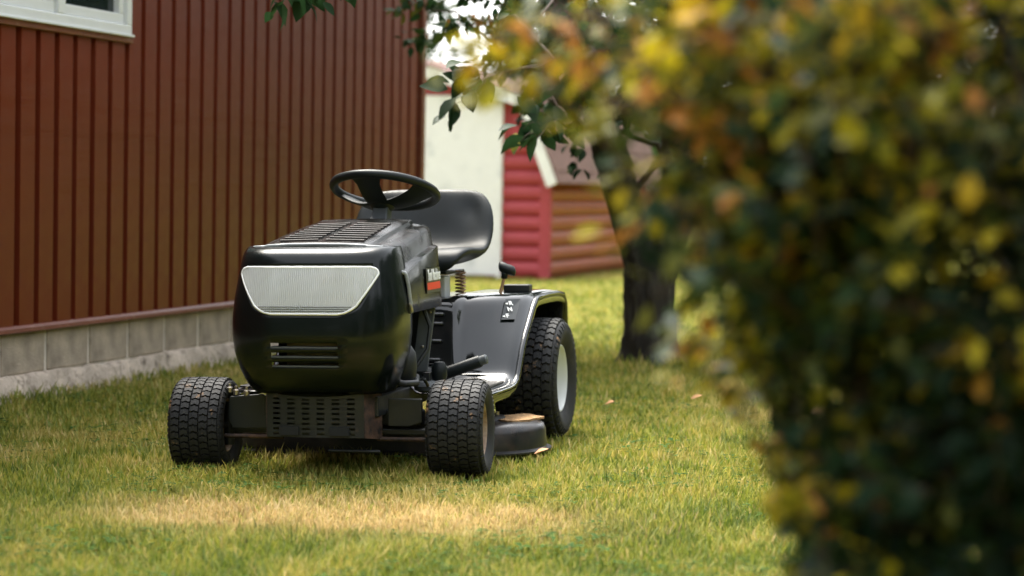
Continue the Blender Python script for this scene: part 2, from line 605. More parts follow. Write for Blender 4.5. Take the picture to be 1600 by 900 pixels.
# footing: hand-laid lip of concrete with an uneven top and face
ft = []
nt_ = 150
for i in range(nt_ + 1):
    tt = T0 + (T1 + .02 - T0) * i / nt_
    e = 0.006 * math.sin(tt * 7.3) + 0.007 * math.sin(tt * 17.1 + 1) + random.uniform(-.006, .006)
    h = 0.112 + 0.006 * math.sin(tt * 4.1) + 0.004 * math.sin(tt * 23) + random.uniform(-.004, .004)
    ft.append([(-0.09, tt, -0.05), (0.035 + e, tt, -0.05), (0.022 + e * .8, tt, 0.03), (0.010 + e, tt, h - .018 + random.uniform(-.004, .004)), (-0.004, tt, h), (-0.09, tt, h + .002)])
b = MB()
b.loft(ft, True, True)
b.build('footing', M['footing'], barn, smooth=True)
# roof, well above the picture
b = MB()
ridge = WH + 1.9
b.prism([(0.45, WH - .02), (0.45, WH + .04), (-DEP / 2, ridge + .07), (-DEP - .45, WH + .04), (-DEP - .45, WH - .02), (-DEP / 2, ridge)],
        lambda u, v, d: (u, d, v), T0 - .3, T1 + .3)
b.build('roof', M['roof_metal'], barn)
b = MB()
b.prism([(-.06, WH), (-DEP / 2, ridge - .01), (-DEP, WH)], lambda u, v, d: (u, d, v), T0 + .03, T1 - .04)
b.build('gable', M['siding'], barn)

# ------------------------------------------------------------------ the red shed
SA = R_(16)
shed = empty('shed', (0.34, 24.14, 0), -SA)
tag(shed, 'red log sided shed with white door, white roof edge boards and brown shingles', 'shed')
RX = -2.0            # ridge
KX, KZ, EX, EZ = -0.19, 1.97, 0.17, 1.04
RZ = KZ + (KX - RX) * 0.275
SD = 5.0


def mir(x): return 2 * RX - x


roofline = [(EX, EZ), (KX, KZ), (RX, RZ), (mir(KX), KZ), (mir(EX), EZ)]
inner = [(0.0, 0), (0.0, EZ + .25), (KX - .07, KZ - .06), (RX, RZ - .06), (mir(KX) + .07, KZ - .06), (mir(0.0), EZ + .25), (mir(0.0), 0)]
b = MB()
b.prism(inner, lambda u, v, d: (u, d, v), 0.06, SD)
b.build('wall_core', M['shed_red'], shed)
# log boards on the front
LH = 0.165


def log_mesh(length, material, axis):
    bb = MB()
    pr = [(0.0, 0.0), (0.022, 0.012), (0.040, 0.045), (0.045, 0.083), (0.040, 0.120), (0.022, 0.152), (0.0, 0.163)]
    if axis == 'x':
        bb.prism(pr, lambda u, v, d: (d, -u, v), 0, length)
    else:
        bb.prism(pr, lambda u, v, d: (u, d, v), 0, length)
    return bb.mesh('log_board', material, smooth=True)


lx = log_mesh(0.42, M['shed_red'], 'x')
lz = 0.02
while lz < 1.45:
    link('log_board', lx, shed, (-0.485, 0.058, lz))
    lz += LH
lside = log_mesh(SD - 0.12, M['shed_brown'], 'y')
lz = 0.02
while lz < 1.2:
    link('log_board', lside, shed, (0.0, 0.10, lz))
    lz += LH
b = MB()
b.span((-0.062, -0.002, 0), (0.058, 0.095, 1.26))
bevel(b.build('corner_board', M['shed_red'], shed), 0.006)
b = MB()
b.prism([(0.0, 0), (0.0, EZ + .25), (KX - .07, KZ - .06), (mir(KX) + .07, KZ - .06), (mir(0.0), EZ + .25), (mir(0), 0)],
        lambda u, v, d: (u, d, v), 0.057, 0.059)
# upright boards above the logs and the door
bx = KX - 0.10
while bx > mir(KX) + .1:
    topz = RZ - abs(bx - .065 - RX) * 0.275 - 0.06
    low = 1.985 if (-2.9 < bx - 0.06 < -0.50) else 1.51
    vb = MB()
    vb.span((bx - 0.122, 0.030, low), (bx, 0.058, topz))
    bevel(vb.build('upright_board', M['shed_red'], shed), 0.004, 1)
    bx -= 0.130
b = MB()
b.prism([(0.0, 1.51), (-0.0, 1.24), (KX - .08, KZ - .12), (KX - .1, KZ - .12), (KX - .1 - .01, 1.51)], lambda u, v, d: (u, d, v), 0.035, 0.058)
b.build('upright_board', M['shed_red'], shed)
# door
dr = empty('door', (0, 0, 0), 0, shed)
b = MB()
b.span((-2.85, 0.0, 0.03), (-0.535, 0.045, 1.975))
bevel(b.build('door_panel', M['shed_white'], dr), 0.004)
for p, q in (((-0.535, 0.0), (-0.488, 1.98)), ((-2.90, 0.0), (-2.853, 1.98))):
    b = MB()
    b.span((p[0], -0.012, p[1]), (q[0], 0.05, q[1]))
    bevel(b.build('door_frame', M['shed_white'], dr), 0.003)

# roof sheets and white edge boards
def slope_sheet(pa, pb, y0, y1, off, th):
    d = Vector((pb[0] - pa[0], 0, pb[1] - pa[1])).normalized()
    n = Vector((-d.z, 0, d.x))
    if n.z < 0: n = -n
    A, B = Vector((pa[0], 0, pa[1])) + n * off, Vector((pb[0], 0, pb[1])) + n * off
    vs = []
    for yy in (y0, y1):
        for q in (A, B, B + n * th, A + n * th):
            vs.append((q.x, yy, q.z))
    return vs


BF = [(0, 1, 2, 3), (7, 6, 5, 4), (0, 4, 5, 1), (1, 5, 6, 2), (2, 6, 7, 3), (3, 7, 4, 0)]
rf = empty('roof', (0, 0, 0), 0, shed)
for pa, pb in zip(roofline[:-1], roofline[1:]):
    L_ = math.hypot(pb[0] - pa[0], pb[1] - pa[1])
    rows = max(3, int(L_ / 0.14))
    for i in range(rows):
        f0, f1 = i / rows, min(1.0, (i + 1.12) / rows)
        A = (pa[0] + (pb[0] - pa[0]) * f0, pa[1] + (pb[1] - pa[1]) * f0)
        B = (pa[0] + (pb[0] - pa[0]) * f1, pa[1] + (pb[1] - pa[1]) * f1)
        b = MB()
        b.add(slope_sheet(A, B, -0.16, SD + .16, 0.006 * (i % 2) + .002, 0.012), BF)
        b.build('shingle_course', M['shingle'], rf)
for pa, pb in ((roofline[0], roofline[1]), (roofline[1], roofline[2]), (roofline[2], roofline[3]), (roofline[3], roofline[4])):
    b = MB()
    b.add(slope_sheet(pa, pb, -0.150, -0.125, -0.125, 0.125), BF)
    bevel(b.build('edge_board', M['shed_white'], rf), 0.004)
b = MB()
b.prism([(EX - .02, EZ - .01), (KX - .02, KZ - .02), (RX, RZ - .03), (mir(KX - .02), KZ - .02), (mir(EX - .02), EZ - .01), (mir(EX) + .05, EZ), (mir(KX) + .05, KZ - .05), (RX, RZ - .06), (KX - .06, KZ - .05), (EX - .06, EZ - .01)],
        lambda u, v, d: (u, d, v), -0.12, SD + .12)
b.build('roof_deck', M['shed_brown'], rf)
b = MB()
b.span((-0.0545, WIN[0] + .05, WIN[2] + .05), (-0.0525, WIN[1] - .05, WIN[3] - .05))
b.build('dark_window_sheet', M['painted_dark'], win)  # flat sheet behind the panes, the dim room painted as its colour
for c0 in (WIN[1] - .30, WIN[0] + .42):
    b = MB()
    pts = [(-0.046 + 0.003 * math.sin(i * 1.3), c0 + 0.010 * i) for i in range(12)]
    b.loft([[(x, tt, WIN[2] + .06) for x, tt in pts], [(x, tt, WIN[3] - .06) for x, tt in pts]], False, False)
    b.build('curtain', M['gplastic'], win, smooth=True)

# ------------------------------------------------------------------ the ride-on mower
mow = empty('ride_on_mower', (-0.611, 7.72, -0.010), R_(-13))
mow.rotation_euler = (0, R_(-1.5), R_(-13))   # the lawn falls a little towards the barn
tag(mow, 'black ride-on lawn mower with wide headlight, high-backed seat and white rear rims', 'lawn mower')


def wheel(cx, cy, R, w, rb, rows, cols, steer, rim_m, out, name='wheel', blk_h=0.009):
    wh = empty(name, (cx, cy, R), -R_(steer), mow)
    b = MB()
    Ri = R - blk_h
    half = [(rb * 0.97, .36 * w), (rb * 1.04, .40 * w), (rb * 1.10, .43 * w), ((rb + Ri) * .5, .495 * w), (Ri * .86, .50 * w), (Ri * .93, .475 * w),
            (Ri * .972, .435 * w), (Ri * .99, .36 * w), (Ri * .998, .18 * w)]
    profl = [(r, -a) for r, a in half] + [(Ri, 0)] + [(r, a) for r, a in reversed(half)]
    b.lathe(profl, 'X', n=64)
    b.build('tyre', M['rubber'], wh, smooth='all')

    def rad(x):
        a = abs(x) / w
        xs = [0, .18, .36, .435, .475, .50]
        rs = [Ri, Ri * .998, Ri * .99, Ri * .972, Ri * .93, Ri * .86]
        return float(np.interp(a, xs, rs))
    tb = MB()
    pitch = 2 * math.pi / rows
    x0 = -.43 * w
    cw = .86 * w / cols
    for j in range(cols):
        for i in range(rows):
            ang = (i + (0.5 if j % 2 else 0.0)) * pitch + random.uniform(-.01, .01) * pitch
            xa, xb = x0 + cw * j + cw * .045, x0 + cw * (j + 1) - cw * .045
            xm = (xa + xb) / 2
            top, bot = [], []
            d = pitch * 0.20
            hh = pitch * 0.38
            for x, da in ((xa, 0), (xa + cw * .24, -d * .2), (xm, -d), (xb - cw * .24, -d * .2), (xb, 0)):
                top.append((x, ang + da - hh)); bot.append((x, ang + da + hh))
            outl = top + bot[::-1]
            n = len(outl)
            hgt = blk_h * random.uniform(.9, 1.0)

            def pt(x, a, h, sc=1.0):
                xx = xm + (x - xm) * sc
                aa = ang - d * .4 + (a - ang + d * .4) * sc
                r = rad(xx) + h
                return (xx, r * math.cos(aa), r * math.sin(aa))
            vs = [pt(x, a, -.003) for x, a in outl] + [pt(x, a, hgt, .94) for x, a in outl]
            fs = [(k, (k + 1) % n, n + (k + 1) % n, n + k) for k in range(n)]
            for q in range(4):
                fs.append((n + q, n + q + 1, n + n - 2 - q, n + n - 1 - q))
            tb.add(vs, fs)
    # bars on the shoulders
    for sgn in (-1, 1):
        for i in range(rows):
            ang = (i + .25) * pitch
            h = pitch * .30
            vs = []
            for (x, up) in ((.455 * w, .004), (.478 * w, .004), (.497 * w, .003)):
                for a in (ang - h, ang + h):
                    r = rad(x) + up
                    vs.append((sgn * (x + .002), r * math.cos(a), r * math.sin(a)))
            for (x, up) in ((.455 * w, -.006), (.478 * w, -.006), (.490 * w, -.006)):
                for a in (ang - h, ang + h):
                    r = rad(x) + up
                    vs.append((sgn * (x - .006), r * math.cos(a), r * math.sin(a)))
            tb.add(vs, [(0, 1, 3, 2), (2, 3, 5, 4), (6, 8, 9, 7), (8, 10, 11, 9), (0, 2, 8, 6), (2, 4, 10, 8), (1, 7, 9, 3), (3, 9, 11, 5), (0, 6, 7, 1), (4, 5, 11, 10)])
    tb.build('tread', M['tread'], wh)
    b = MB()
    s = out
    rim = [(rb * 1.06, s * .375 * w), (rb * 1.045, s * .40 * w), (rb * 1.0, s * .405 * w), (rb * .965, s * .385 * w), (rb * .94, s * .30 * w), (rb * .90, s * .18 * w),
           (rb * .82, s * .13 * w), (rb * .5, s * .15 * w), (rb * .36, s * .19 * w), (rb * .34, s * .24 * w), (rb * .30, s * .25 * w), (rb * .12, s * .25 * w)]
    b.lathe(rim, 'X', n=48)
    b.lathe([(rb * .97, -s * .38 * w), (rb * .95, 0), (rb * .82, s * .10 * w), (rb * .12, s * .12 * w)], 'X', n=40)
    b.build('rim', rim_m, wh, smooth=True)
    b = MB()
    b.lathe([(rb * .14, s * .20 * w), (rb * .14, s * .29 * w), (rb * .11, s * .31 * w), (0.001, s * .315 * w)], 'X', n=20)
    b.build('hub_cap', M['frame'], wh, smooth=True)
    b = MB()
    va = 2.2
    b.tube([(s * .30 * w, rb * .72 * math.cos(va), rb * .72 * math.sin(va)), (s * .17 * w, rb * .74 * math.cos(va), rb * .74 * math.sin(va))], .005, 8)
    b.build('valve_stem', M['plastic'], wh, smooth=True)
    return wh


FR_, RR_ = 0.168, 0.240
wheel(-.46, 0, FR_, .195, .090, 44, 5, -5, M['rim_rust'], 1, 'front_wheel')
wheel(.46, 0, FR_, .195, .090, 44, 5, -5, M['rim_rust'], 1, 'front_wheel')
wheel(-.44, 1.29, RR_, .25, .128, 42, 6, 0, M['rim_white'], -1, 'rear_wheel', .011)
wheel(.44, 1.29, RR_, .25, .128, 42, 6, 0, M['rim_white'], 1, 'rear_wheel', .011)

# --- moulded nose
ZT = [0.300, 0.315, 0.345, 0.385, 0.398, 0.412, 0.430, 0.444, 0.462, 0.476, 0.50, 0.53, 0.56, 0.60, 0.65, 0.69, 0.72, 0.742, 0.758, 0.769, 0.778, 0.785, 0.790, 0.793]
def yf(z): return float(np.interp(z, [.300, .315, .345, .385, .43, .48, .53, .58, .64, .70,   .73, .755, .769, .778, .785, .790, .793],
                                  [-.195, -.225, -.252, -.274, -.288, -.295, -.292, -.284, -.272, -.258, -.250, -.242, -.232, -.220, -.205, -.185, -.15]))
def hwn(z): return float(np.interp(z, [.300, .33, .38, .44, .50, .56, .62, .68, .74, .765, .793], [.232, .250, .270, .286, .293, .293, .288, .278, .268, .264, .256]))
NE = 4.2
YS = -0.035
def nose_y(x, z):
    q = min(1.0, abs(x) / hwn(z))
    return YS + (yf(z) - YS) * (1 - q ** NE) ** (1 / NE)
def lens_half(z):
    z0, z1 = .572, .727
    e = float(np.interp(z, [.572, .60, .64, .68, .705, .727], [.150, .178, .205, .228, .240, .243]))
    r = .028
    if z > z1 - r: e -= r - math.sqrt(max(0, r * r - (z - z1 + r) ** 2))
    if z < z0 + r: e -= (r - math.sqrt(max(0, r * r - (z0 + r - z) ** 2))) * 1.2
    return e
lz_ = sorted(set(list(np.linspace(.572, .600, 7)) + list(np.linspace(.60, .70, 9)) + list(np.linspace(.70, .727, 7))))
ZT = sorted(set([z for z in ZT if not .571 < z < .728] + [round(float(z), 5) for z in lz_]))
FRC = [0, .12, .24, .36, .48, .60, .72, .84, .93, 1.0]


def col_edge(z):
    if z <= .50: return .118
    if z < .572: return .118 + (lens_half(.572) - .118) * (z - .50) / .072
    return lens_half(min(z, .727))


nb = MB()
rows_ = []
for z in ZT:
    h = hwn(z)
    e = col_edge(z)
    xm_ = max(e + .004, h * .89)
    half = [(x, nose_y(x, z)) for x in [e * f for f in FRC] + [e + (xm_ - e) * f for f in (.25, .5, .75, 1.0)]]
    yy0 = half[-1][1]
    for fr in np.linspace(0, 1.0, 8)[1:]:
        # remaining corner, stepped along y so that it stays round
        y = yy0 + (YS - yy0) * fr
        p = max(0.0, min(1.0, (y - YS) / (yf(z) - YS)))
        half.append((h * (1 - p ** NE) ** (1 / NE), y))
    half.append((h - .002, YS + .03))
    rows_.append([(-x, y, z) for x, y in reversed(half)] + [(x, y, z) for x, y in half[1:]])
n = len(rows_[0])
nv = [p for r in rows_ for p in r]
nf = []
c_ = n // 2
SLOT = [(0.398, 0.412), (0.430, 0.444), (0.462, 0.476)]
for i in range(len(ZT) - 1):
    zm = (ZT[i] + ZT[i + 1]) / 2
    for j in range(n - 1):
        inner_ = abs(j + .5 - c_) < len(FRC) - 1
        if inner_ and (any(a < zm < b_ for a, b_ in SLOT) or .5721 < zm < .7269):
            continue
        nf.append((i * n + j, i * n + j + 1, (i + 1) * n + j + 1, (i + 1) * n + j))
nb.add(nv, nf)
nose = nb.build('nose', M['nose'], mow, smooth='all')
solid(nose, 0.006, 0)
for a, b_ in SLOT:
    lb = MB()
    ring = []
    for x in np.linspace(-.117, .117, 13):
        y = nose_y(x, a)
        ring.append([(x, y - .004, a - .003), (x, y - .004, a + .0015), (x, y + .022, a + .003), (x, y + .022, a - .003)])
    lb.loft(ring, True, True)
    lb.build('grille_bar', M['gplastic'], mow, smooth=False)

# --- headlight
def lens_sheet(off, shrink=0.0):
    rings = []
    for z in lz_:
        zz = .6495 + (z - .6495) * (1 - shrink * 1.4)
        e = lens_half(z) - shrink * .24
        rings.append([(x, nose_y(x, zz) + off, zz) for x in np.linspace(-e, e, 41)])
    return rings
lamp = empty('headlight', (0, 0, 0), 0, mow)
for zr in (.582, .589, .596):
    b = MB()
    e_ = lens_half(zr) - .012
    b.tube([(x, nose_y(x, zr) - .0080, zr) for x in np.linspace(-e_, e_, 25)], .0014, 5)
    b.build('lens_ridge', M['gplastic'], lamp, smooth='all')
b = MB()
b.loft(lens_sheet(-.006), False, False)
o = b.build('lens', M['lens'], lamp, smooth='all')
solid(o, 0.003, 0)
# reflector: two shallow bowls behind the lens, each with its bulb
ou = [(lens_half(z), z) for z in lz_]
outline = [(x, z) for x, z in ou] + [(x, .727) for x in np.linspace(ou[-1][0], -ou[-1][0], 16)[1:-1]] + [(-x, z) for x, z in reversed(ou)] \
    + [(x, .572) for x in np.linspace(-ou[0][0], ou[0][0], 12)[1:-1]]
b = MB()
rings = []
for shr, dep in ((1.0, .001), (.97, .010), (.90, .026), (.75, .036), (.5, .042), (.25, .044), (.02, .044)):
    rings.append([(x * shr, nose_y(x, z) * shr + (1 - shr) * nose_y(0, .65) + dep, .655 + (z - .655) * shr) for x, z in outline])
b.loft(rings, True, False)
b.build('reflector', M['reflector'], lamp, smooth='all')
for sx in (-.105, .105):
    b = MB()
    yb = nose_y(sx, .655)
    b.lathe([(.062, yb + .010), (.060, yb + .014), (.045, yb + .026), (.022, yb + .034), (.012, yb + .036)], 'Y', (sx, 0, .660), 28)
    b.build('lamp_bowl', M['reflector'], lamp, smooth='all')
    b = MB()
    b.lathe([(.010, yb + .034), (.011, yb + .022), (.009, yb + .014), (.004, yb + .009), (.0005, yb + .008)], 'Y', (sx, 0, .660), 16)
    b.build('bulb', M['glass_bulb'], lamp, smooth='all')
outl = [(lens_half(z), z) for z in lz_]
path = [(x, nose_y(x, z) - .005, z) for x, z in outl] + [(x, nose_y(x, .727) - .005, .727) for x in np.linspace(outl[-1][0], -outl[-1][0], 12)[1:-1]]
path += [(-x, nose_y(x, z) - .005, z) for x, z in reversed(outl)] + [(x, nose_y(x, .572) - .005, .572) for x in np.linspace(-outl[0][0], outl[0][0], 10)[1:-1]]
b = MB()
b.tube(path, .0042, 6, loop=True)
b.build('lens_rim', M['reflector'], lamp, smooth='all')

# --- hood
def hood_sec(t):
    y = -.150 + t * .585
    zt = .796 + .082 * t ** .85
    k = 1 - .055 * t
    e = min(1, t / .12)
    pts = [(0, zt + .005), (.09, zt + .004), (.168, zt), (.176, zt - .003), (.182, zt - .003 - .011 * e), (.210, zt - .004 - .013 * e), (.232, zt - .008 - .013 * e), (.244, zt - .016 - .013 * e), (.251, zt - .045),
           (.257, zt - .084), (.259, zt - .088), (.277, zt - .094), (.282, zt - .101)]
    pts = [(x * k + .006 * min(1, x / .2), z) for x, z in pts]
    pts[-1] = (pts[-1][0] - .004 * t, pts[-1][1])
    tail = [(x * (1 - .085 * t), z) for x, z in ((.294, .66), (.2995, .60), (.300, .565))]
    return y, pts, tail
hb = MB()
rings = []
for t in (0, .015, .06, .12, .2, .4, .6, .8, .93, 1.0):
    y, pts, tail = hood_sec(t)
    full = pts + tail
    def yy(x, z):
        # the front edge is swept back down the sides and the rear edge forward
        s = max(0.0, (.81 - z) / .245)
        f = max(0.0, abs(x) - .215) / .06
        return y + (1 - t) * (.085 * min(1, f) + .03 * s) + t * .03 * s
    ring = [(-x, yy(x, z), z) for x, z in reversed(full)] + [(x, yy(x, z), z) for x, z in full[1:]]
    rings.append(ring)
hb.loft(rings, False, False)
hood = hb.build('hood', M['hoodtop'], mow, smooth=True)
solid(hood, 0.005, -1)
# louvres: two columns of raised slats on the hood top
for side in (-1, 1):
    for i in range(9):
        t = .13 + .079 * i
        y, pts, tail = hood_sec(t)
        zt = pts[1][1] * 1.0
        b = MB()
        x0, x1 = .014, .150 - .002 * i
        sl = .073 / .61
        pr = [(-.015, -.003), (-.014, .0055), (-.010, .0065), (.012, .001), (.013, -.003)]
        ra = [(side * x0, y + u, zt + v + u * sl) for u, v in pr]
        rb_ = [(side * x1, y + u, zt - .003 + v + u * sl) for u, v in pr]
        b.loft([ra, rb_], True, True)
        b.build('hood_louver', M['louver'], mow, smooth=False)
b = MB()
b.span((-.006, -.10, .80), (.006, -.098, .801))
# latch hook at the side seam
b = MB()
b.tube([(.296, -.045, .60), (.303, -.045, .585), (.303, -.04, .572), (.295, -.035, .566)], .006, 8)
b.build('hood_latch', M['steel'], mow, smooth=True)
# edge strip at the front rim of the hood
b = MB()
y, pts, tail = hood_sec(0)
full = pts + tail
pth = []
for x, z in full:
    s = max(0.0, (.81 - z) / .245); f = max(0.0, x - .215) / .06
    pth.append((x, -.150 + .085 * min(1, f) + .03 * s - .003, z))
path = [(-x, y, z) for x, y, z in reversed(pth)] + pth[1:]
b.tube(path, .0065, 8)
b.build('hood_edge', M['edge'], mow, smooth='all')

# lettering on the hood side
def text_mesh(body, size, name, material, extr=.0006, bold=0.0, shear=0.0):
    cu = bpy.data.curves.new(name, 'FONT')
    cu.body = body
    cu.size = size
    cu.extrude = extr
    cu.offset = bold
    cu.shear = shear
    tmp = bpy.data.objects.new(name, cu)
    COL.objects.link(tmp)
    dg = bpy.context.evaluated_depsgraph_get()
    me = bpy.data.meshes.new_from_object(tmp.evaluated_get(dg))
    bpy.data.objects.remove(tmp)
    me.materials.clear()
    me.materials.append(material)
    return me


badge = empty('badge', (0, 0, 0), 0, mow)
me = text_mesh('Yard Machines', .040, 'lettering', M['decal_white'], bold=.0011, shear=.15)
xs = [v.co.x for v in me.vertices]
wd = max(xs) - min(xs)
o = link('lettering', me, badge)
sc_ = .165 / wd
def side_x(z, y=.268): return float(np.interp(z, [.565, .60, .66, .755], [.300, .2995, .294, .293])) * (1 - .085 * min(1, (y + .15) / .585))
frame_m = Matrix(((-.0415, -.05, 1, 0), (1, 0, .0436, 0), (0, 1, .06, 0), (0, 0, 0, 1)))
o.matrix_local = Matrix.Translation((side_x(.666, .222) + .0118, .222, .665)) @ frame_m @ Matrix.Diagonal((sc_ * 1.24, 1.4, 1, 1))
for nm, mt, ya, yb, za, zb, off in (('red_bar', 'decal_red', .222, .428, .632, .657, .0085), ('badge_backing', 'decal_black', .212, .434, .620, .708, .0065)):
    b = MB()
    b.add([(side_x(z_, y_) + off, y_, z_) for y_, z_ in ((ya, za), (yb, za), (yb, zb), (ya, zb))], [(0, 1, 2, 3)])
    solid(b.build(nm, M[mt], badge), .001, 0)

# --- dash, uprights, engine
b = MB()
b.loft([[(-.222, .455, .845), (.222, .455, .845), (.238, .505, .60), (.195, .52, .30), (-.195, .52, .30), (-.238, .505, .60)],
        [(-.205, .52, .862), (.205, .52, .862), (.23, .54, .60), (.19, .55, .30), (-.19, .55, .30), (-.23, .54, .60)]], True, True)
bevel(b.build('dash_panel', M['plastic'], mow), .012)
for s in (-1, 1):
    b = MB()
    b.loft([[(s * .205, .44, .62), (s * .262, .45, .63), (s * .262, .462, .63), (s * .205, .452, .62)],
            [(s * .178, .40, .33), (s * .232, .41, .33), (s * .232, .422, .33), (s * .178, .412, .33)]], True, True)
    up = bevel(b.build('upright_bracket', M['gplastic'], mow), .003)
    for (x, y, z) in ((.222, .428, .545), (.240, .430, .545), (.216, .410, .42)):
        b = MB()
        b.lathe([(.006, 0), (.006, -.005), (.003, -.007)], 'Y', (s * x, y, z), 10, True)
        b.build('bolt', M['steel'], up, smooth=True)
b = MB()
b.box((0, .16, .44), (.36, .42, .26))
bevel(b.build('engine_block', M['frame'], mow), .02)
b = MB()
b.box((-.02, -.10, .44), (.19, .10, .13))
bevel(b.build('engine_shroud', M['beige'], mow), .02)
b = MB()
b.lathe([(.115, .60), (.118, .625), (.10, .66), (.05, .675), (.001, .677)], 'Z', (0, .17, 0), 32)
b.build('flywheel_cover', M['frame'], mow, smooth=True)
b = MB()
b.lathe([(.001, -.075), (.030, -.07), (.045, -.045), (.047, 0), (.043, .035), (.025, .062), (.001, .068)], 'Z', (.232, .10, .385), 28)
b.build('oil_filter', M['plastic'], mow, smooth=True)
b = MB()
b.lathe([(.034, 0), (.046, .006), (.050, .020), (.040, .034), (.02, .038), (.001, .038)], 'Z', (.285, .22, .275), 24)
b.build('idler_cap', M['gplastic'], mow, smooth=True)
b = MB()
b.tube([(.20, .0, .335), (.255, .02, .318), (.28, .09, .315), (.262, .16, .33), (.20, .2, .35)], .012, 10)
b.build('exhaust_pipe', M['frame'], mow, smooth=True)
b = MB()
b.tube([(.245, .3, .58), (.275, .30, .50), (.270, .28, .42), (.235, .25, .36)], .008, 8)
b.build('fuel_hose', M['plastic'], mow, smooth=True)
b = MB()
b.box((.285, .22, .325), (.022, .03, .035))
b.tube([(.285, .21, .31), (.30, .17, .30), (.295, .14, .325)], .006, 8)
bevel(b.build('cable_clamp', M['frame'], mow), .004)
b = MB()
b.lathe([(.001, -.04), (.022, -.036), (.028, -.01), (.028, .02), (.018, .04), (.001, .043)], 'Z', (.315, .27, .335), 20)
b.build('fuel_filter', M['vinyl'], mow, smooth=True)

# --- chassis, axle, front guard
for s in (-1, 1):
    b = MB()
    b.span((s * .165, -.12, .215), (s * .205, 1.50, .285))
    bevel(b.build('frame_rail', M['frame'], mow), .004)
    b = MB()
    b.tube([(s * .37, 0, .168), (s * .385, 0, .168)], .022, 14)
    b.tube([(s * .375, 0, .10), (s * .372, 0, .25)], .019, 14)
    b.build('spindle', M['frame'], mow, smooth=True)
    b = MB()
    b.tube([(s * .45, 0, .168), (s * .37, 0, .168)], .012, 12)
    b.build('stub_axle', M['rust'], mow, smooth=True)
    # bracket plates beside the guard
    b = MB()
    if s < 0:
        pl = [(-.345, .275), (-.225, .285), (-.17, .205), (-.17, .165), (-.335, .165), (-.352, .20)]
    else:
        pl = [(.225, .275), (.345, .275), (.345, .195), (.30, .180), (.225, .180)]
    b.prism(pl, lambda u, v, d: (u, d, v), -.075, -.060)
    bevel(b.build('axle_bracket', M['frame'], mow), .003)
b = MB()
b.box((0, 0, .205), (.66, .06, .055))
bevel(b.build('front_axle', M['frame'], mow), .008)
b = MB()
b.box((0, -.02, .158), (.70, .05, .02))
bevel(b.build('axle_lip', M['frame'], mow), .004)
for y0, z0, xa, xb, r in ((-.085, .140, -.36, -.15, .0075), (-.085, .138, .19, .385, .0075), (-.13, .100, .03, .21, .006)):
    b = MB()
    b.tube([(xa, y0, z0), (xb, y0 + .01, z0 - .002)], r, 10)
    b.build('tie_rod', M['frame'] if z0 < .12 else M['rust'], mow, smooth=True)
for (x, y, z) in ((-.352, -.05, .300), (-.325, -.06, .292), (-.285, -.065, .290)):
    b = MB()
    b.lathe([(.011, 0), (.011, .016), (.006, .02), (.006, .03)], 'Z', (x, y, z - .012), 8, True)
    b.build('axle_nut', M['steel'], mow, smooth=False)
# guard plate with punched slots
gx = [-.170, -.148]
for i in range(6):
    c0 = -.148 + i * .0525
    gx += [c0 + .027, c0 + .0525]
gx = sorted(set([round(x, 4) for x in gx if x < .165] + [.172]))
gz = [.150]
for i in range(8):
    gz += [.158 + i * .0172, .1655 + i * .0172]
gz += [.300]
def gy(x, z): return -.192 + .55 * (abs(x) ** 2.2)
gm = MB()
vs, fs = [], []
for z in gz:
    for x in gx:
        zz = z if z < .27 else z - .012 * (1 - (x / .17) ** 2) * ((z - .27) / .03)
        vs.append((x, gy(x, z), zz))
nx = len(gx)
for i in range(len(gz) - 1):
    for j in range(nx - 1):
        slot_r = i % 2 == 1
        slot_c = j % 2 == 1
        big = i in (1, 2, 3) and j in (2, 3, 8, 9) and False
        if slot_r and slot_c and i < len(gz) - 2:
            continue
        fs.append((i * nx + j, i * nx + j + 1, (i + 1) * nx + j + 1, (i + 1) * nx + j))
gm.add(vs, fs)
gd = gm.build('front_guard', M['frame'], mow)
solid(gd, .004, 0)
for x0 in (-.122, .055):
    b = MB()
    b.span((x0, -.200, .158), (x0 + .068, -.176, .186))
    b.build('painted_tow_opening', M['painted_dark'], gd)  # solid block, the shade of the opening put into its colour
for s in (-1, 1):
    b = MB()
    b.add([(s * .172, gy(.172, 0), .300), (s * .172, gy(.172, 0), .150), (s * .203, -.075, .135), (s * .203, -.075, .300)], [(0, 1, 2, 3)])
    o = b.build('guard_flange', M['rust'], gd)
    solid(o, .004, 0)
b = MB()
b.span((-.16, -.10, .14), (.16, -.05, .30))
b.build('front_crossmember', M['frame'], mow)

# --- fender and footrest moulding
FX = [-.480, -.470, -.455, -.42, -.36, -.30, -.262, -.250, -.236, -.222, -.205, -.14, -.07, 0]
FX = FX + [-x for x in reversed(FX[:-1])]
def lean(x):
    a = abs(x)
    return float(np.interp(a, [0, .215, .235, .25, .27, .36, .44, .48], [0, 0, .02, .05, .045, .10, .185, .225]))
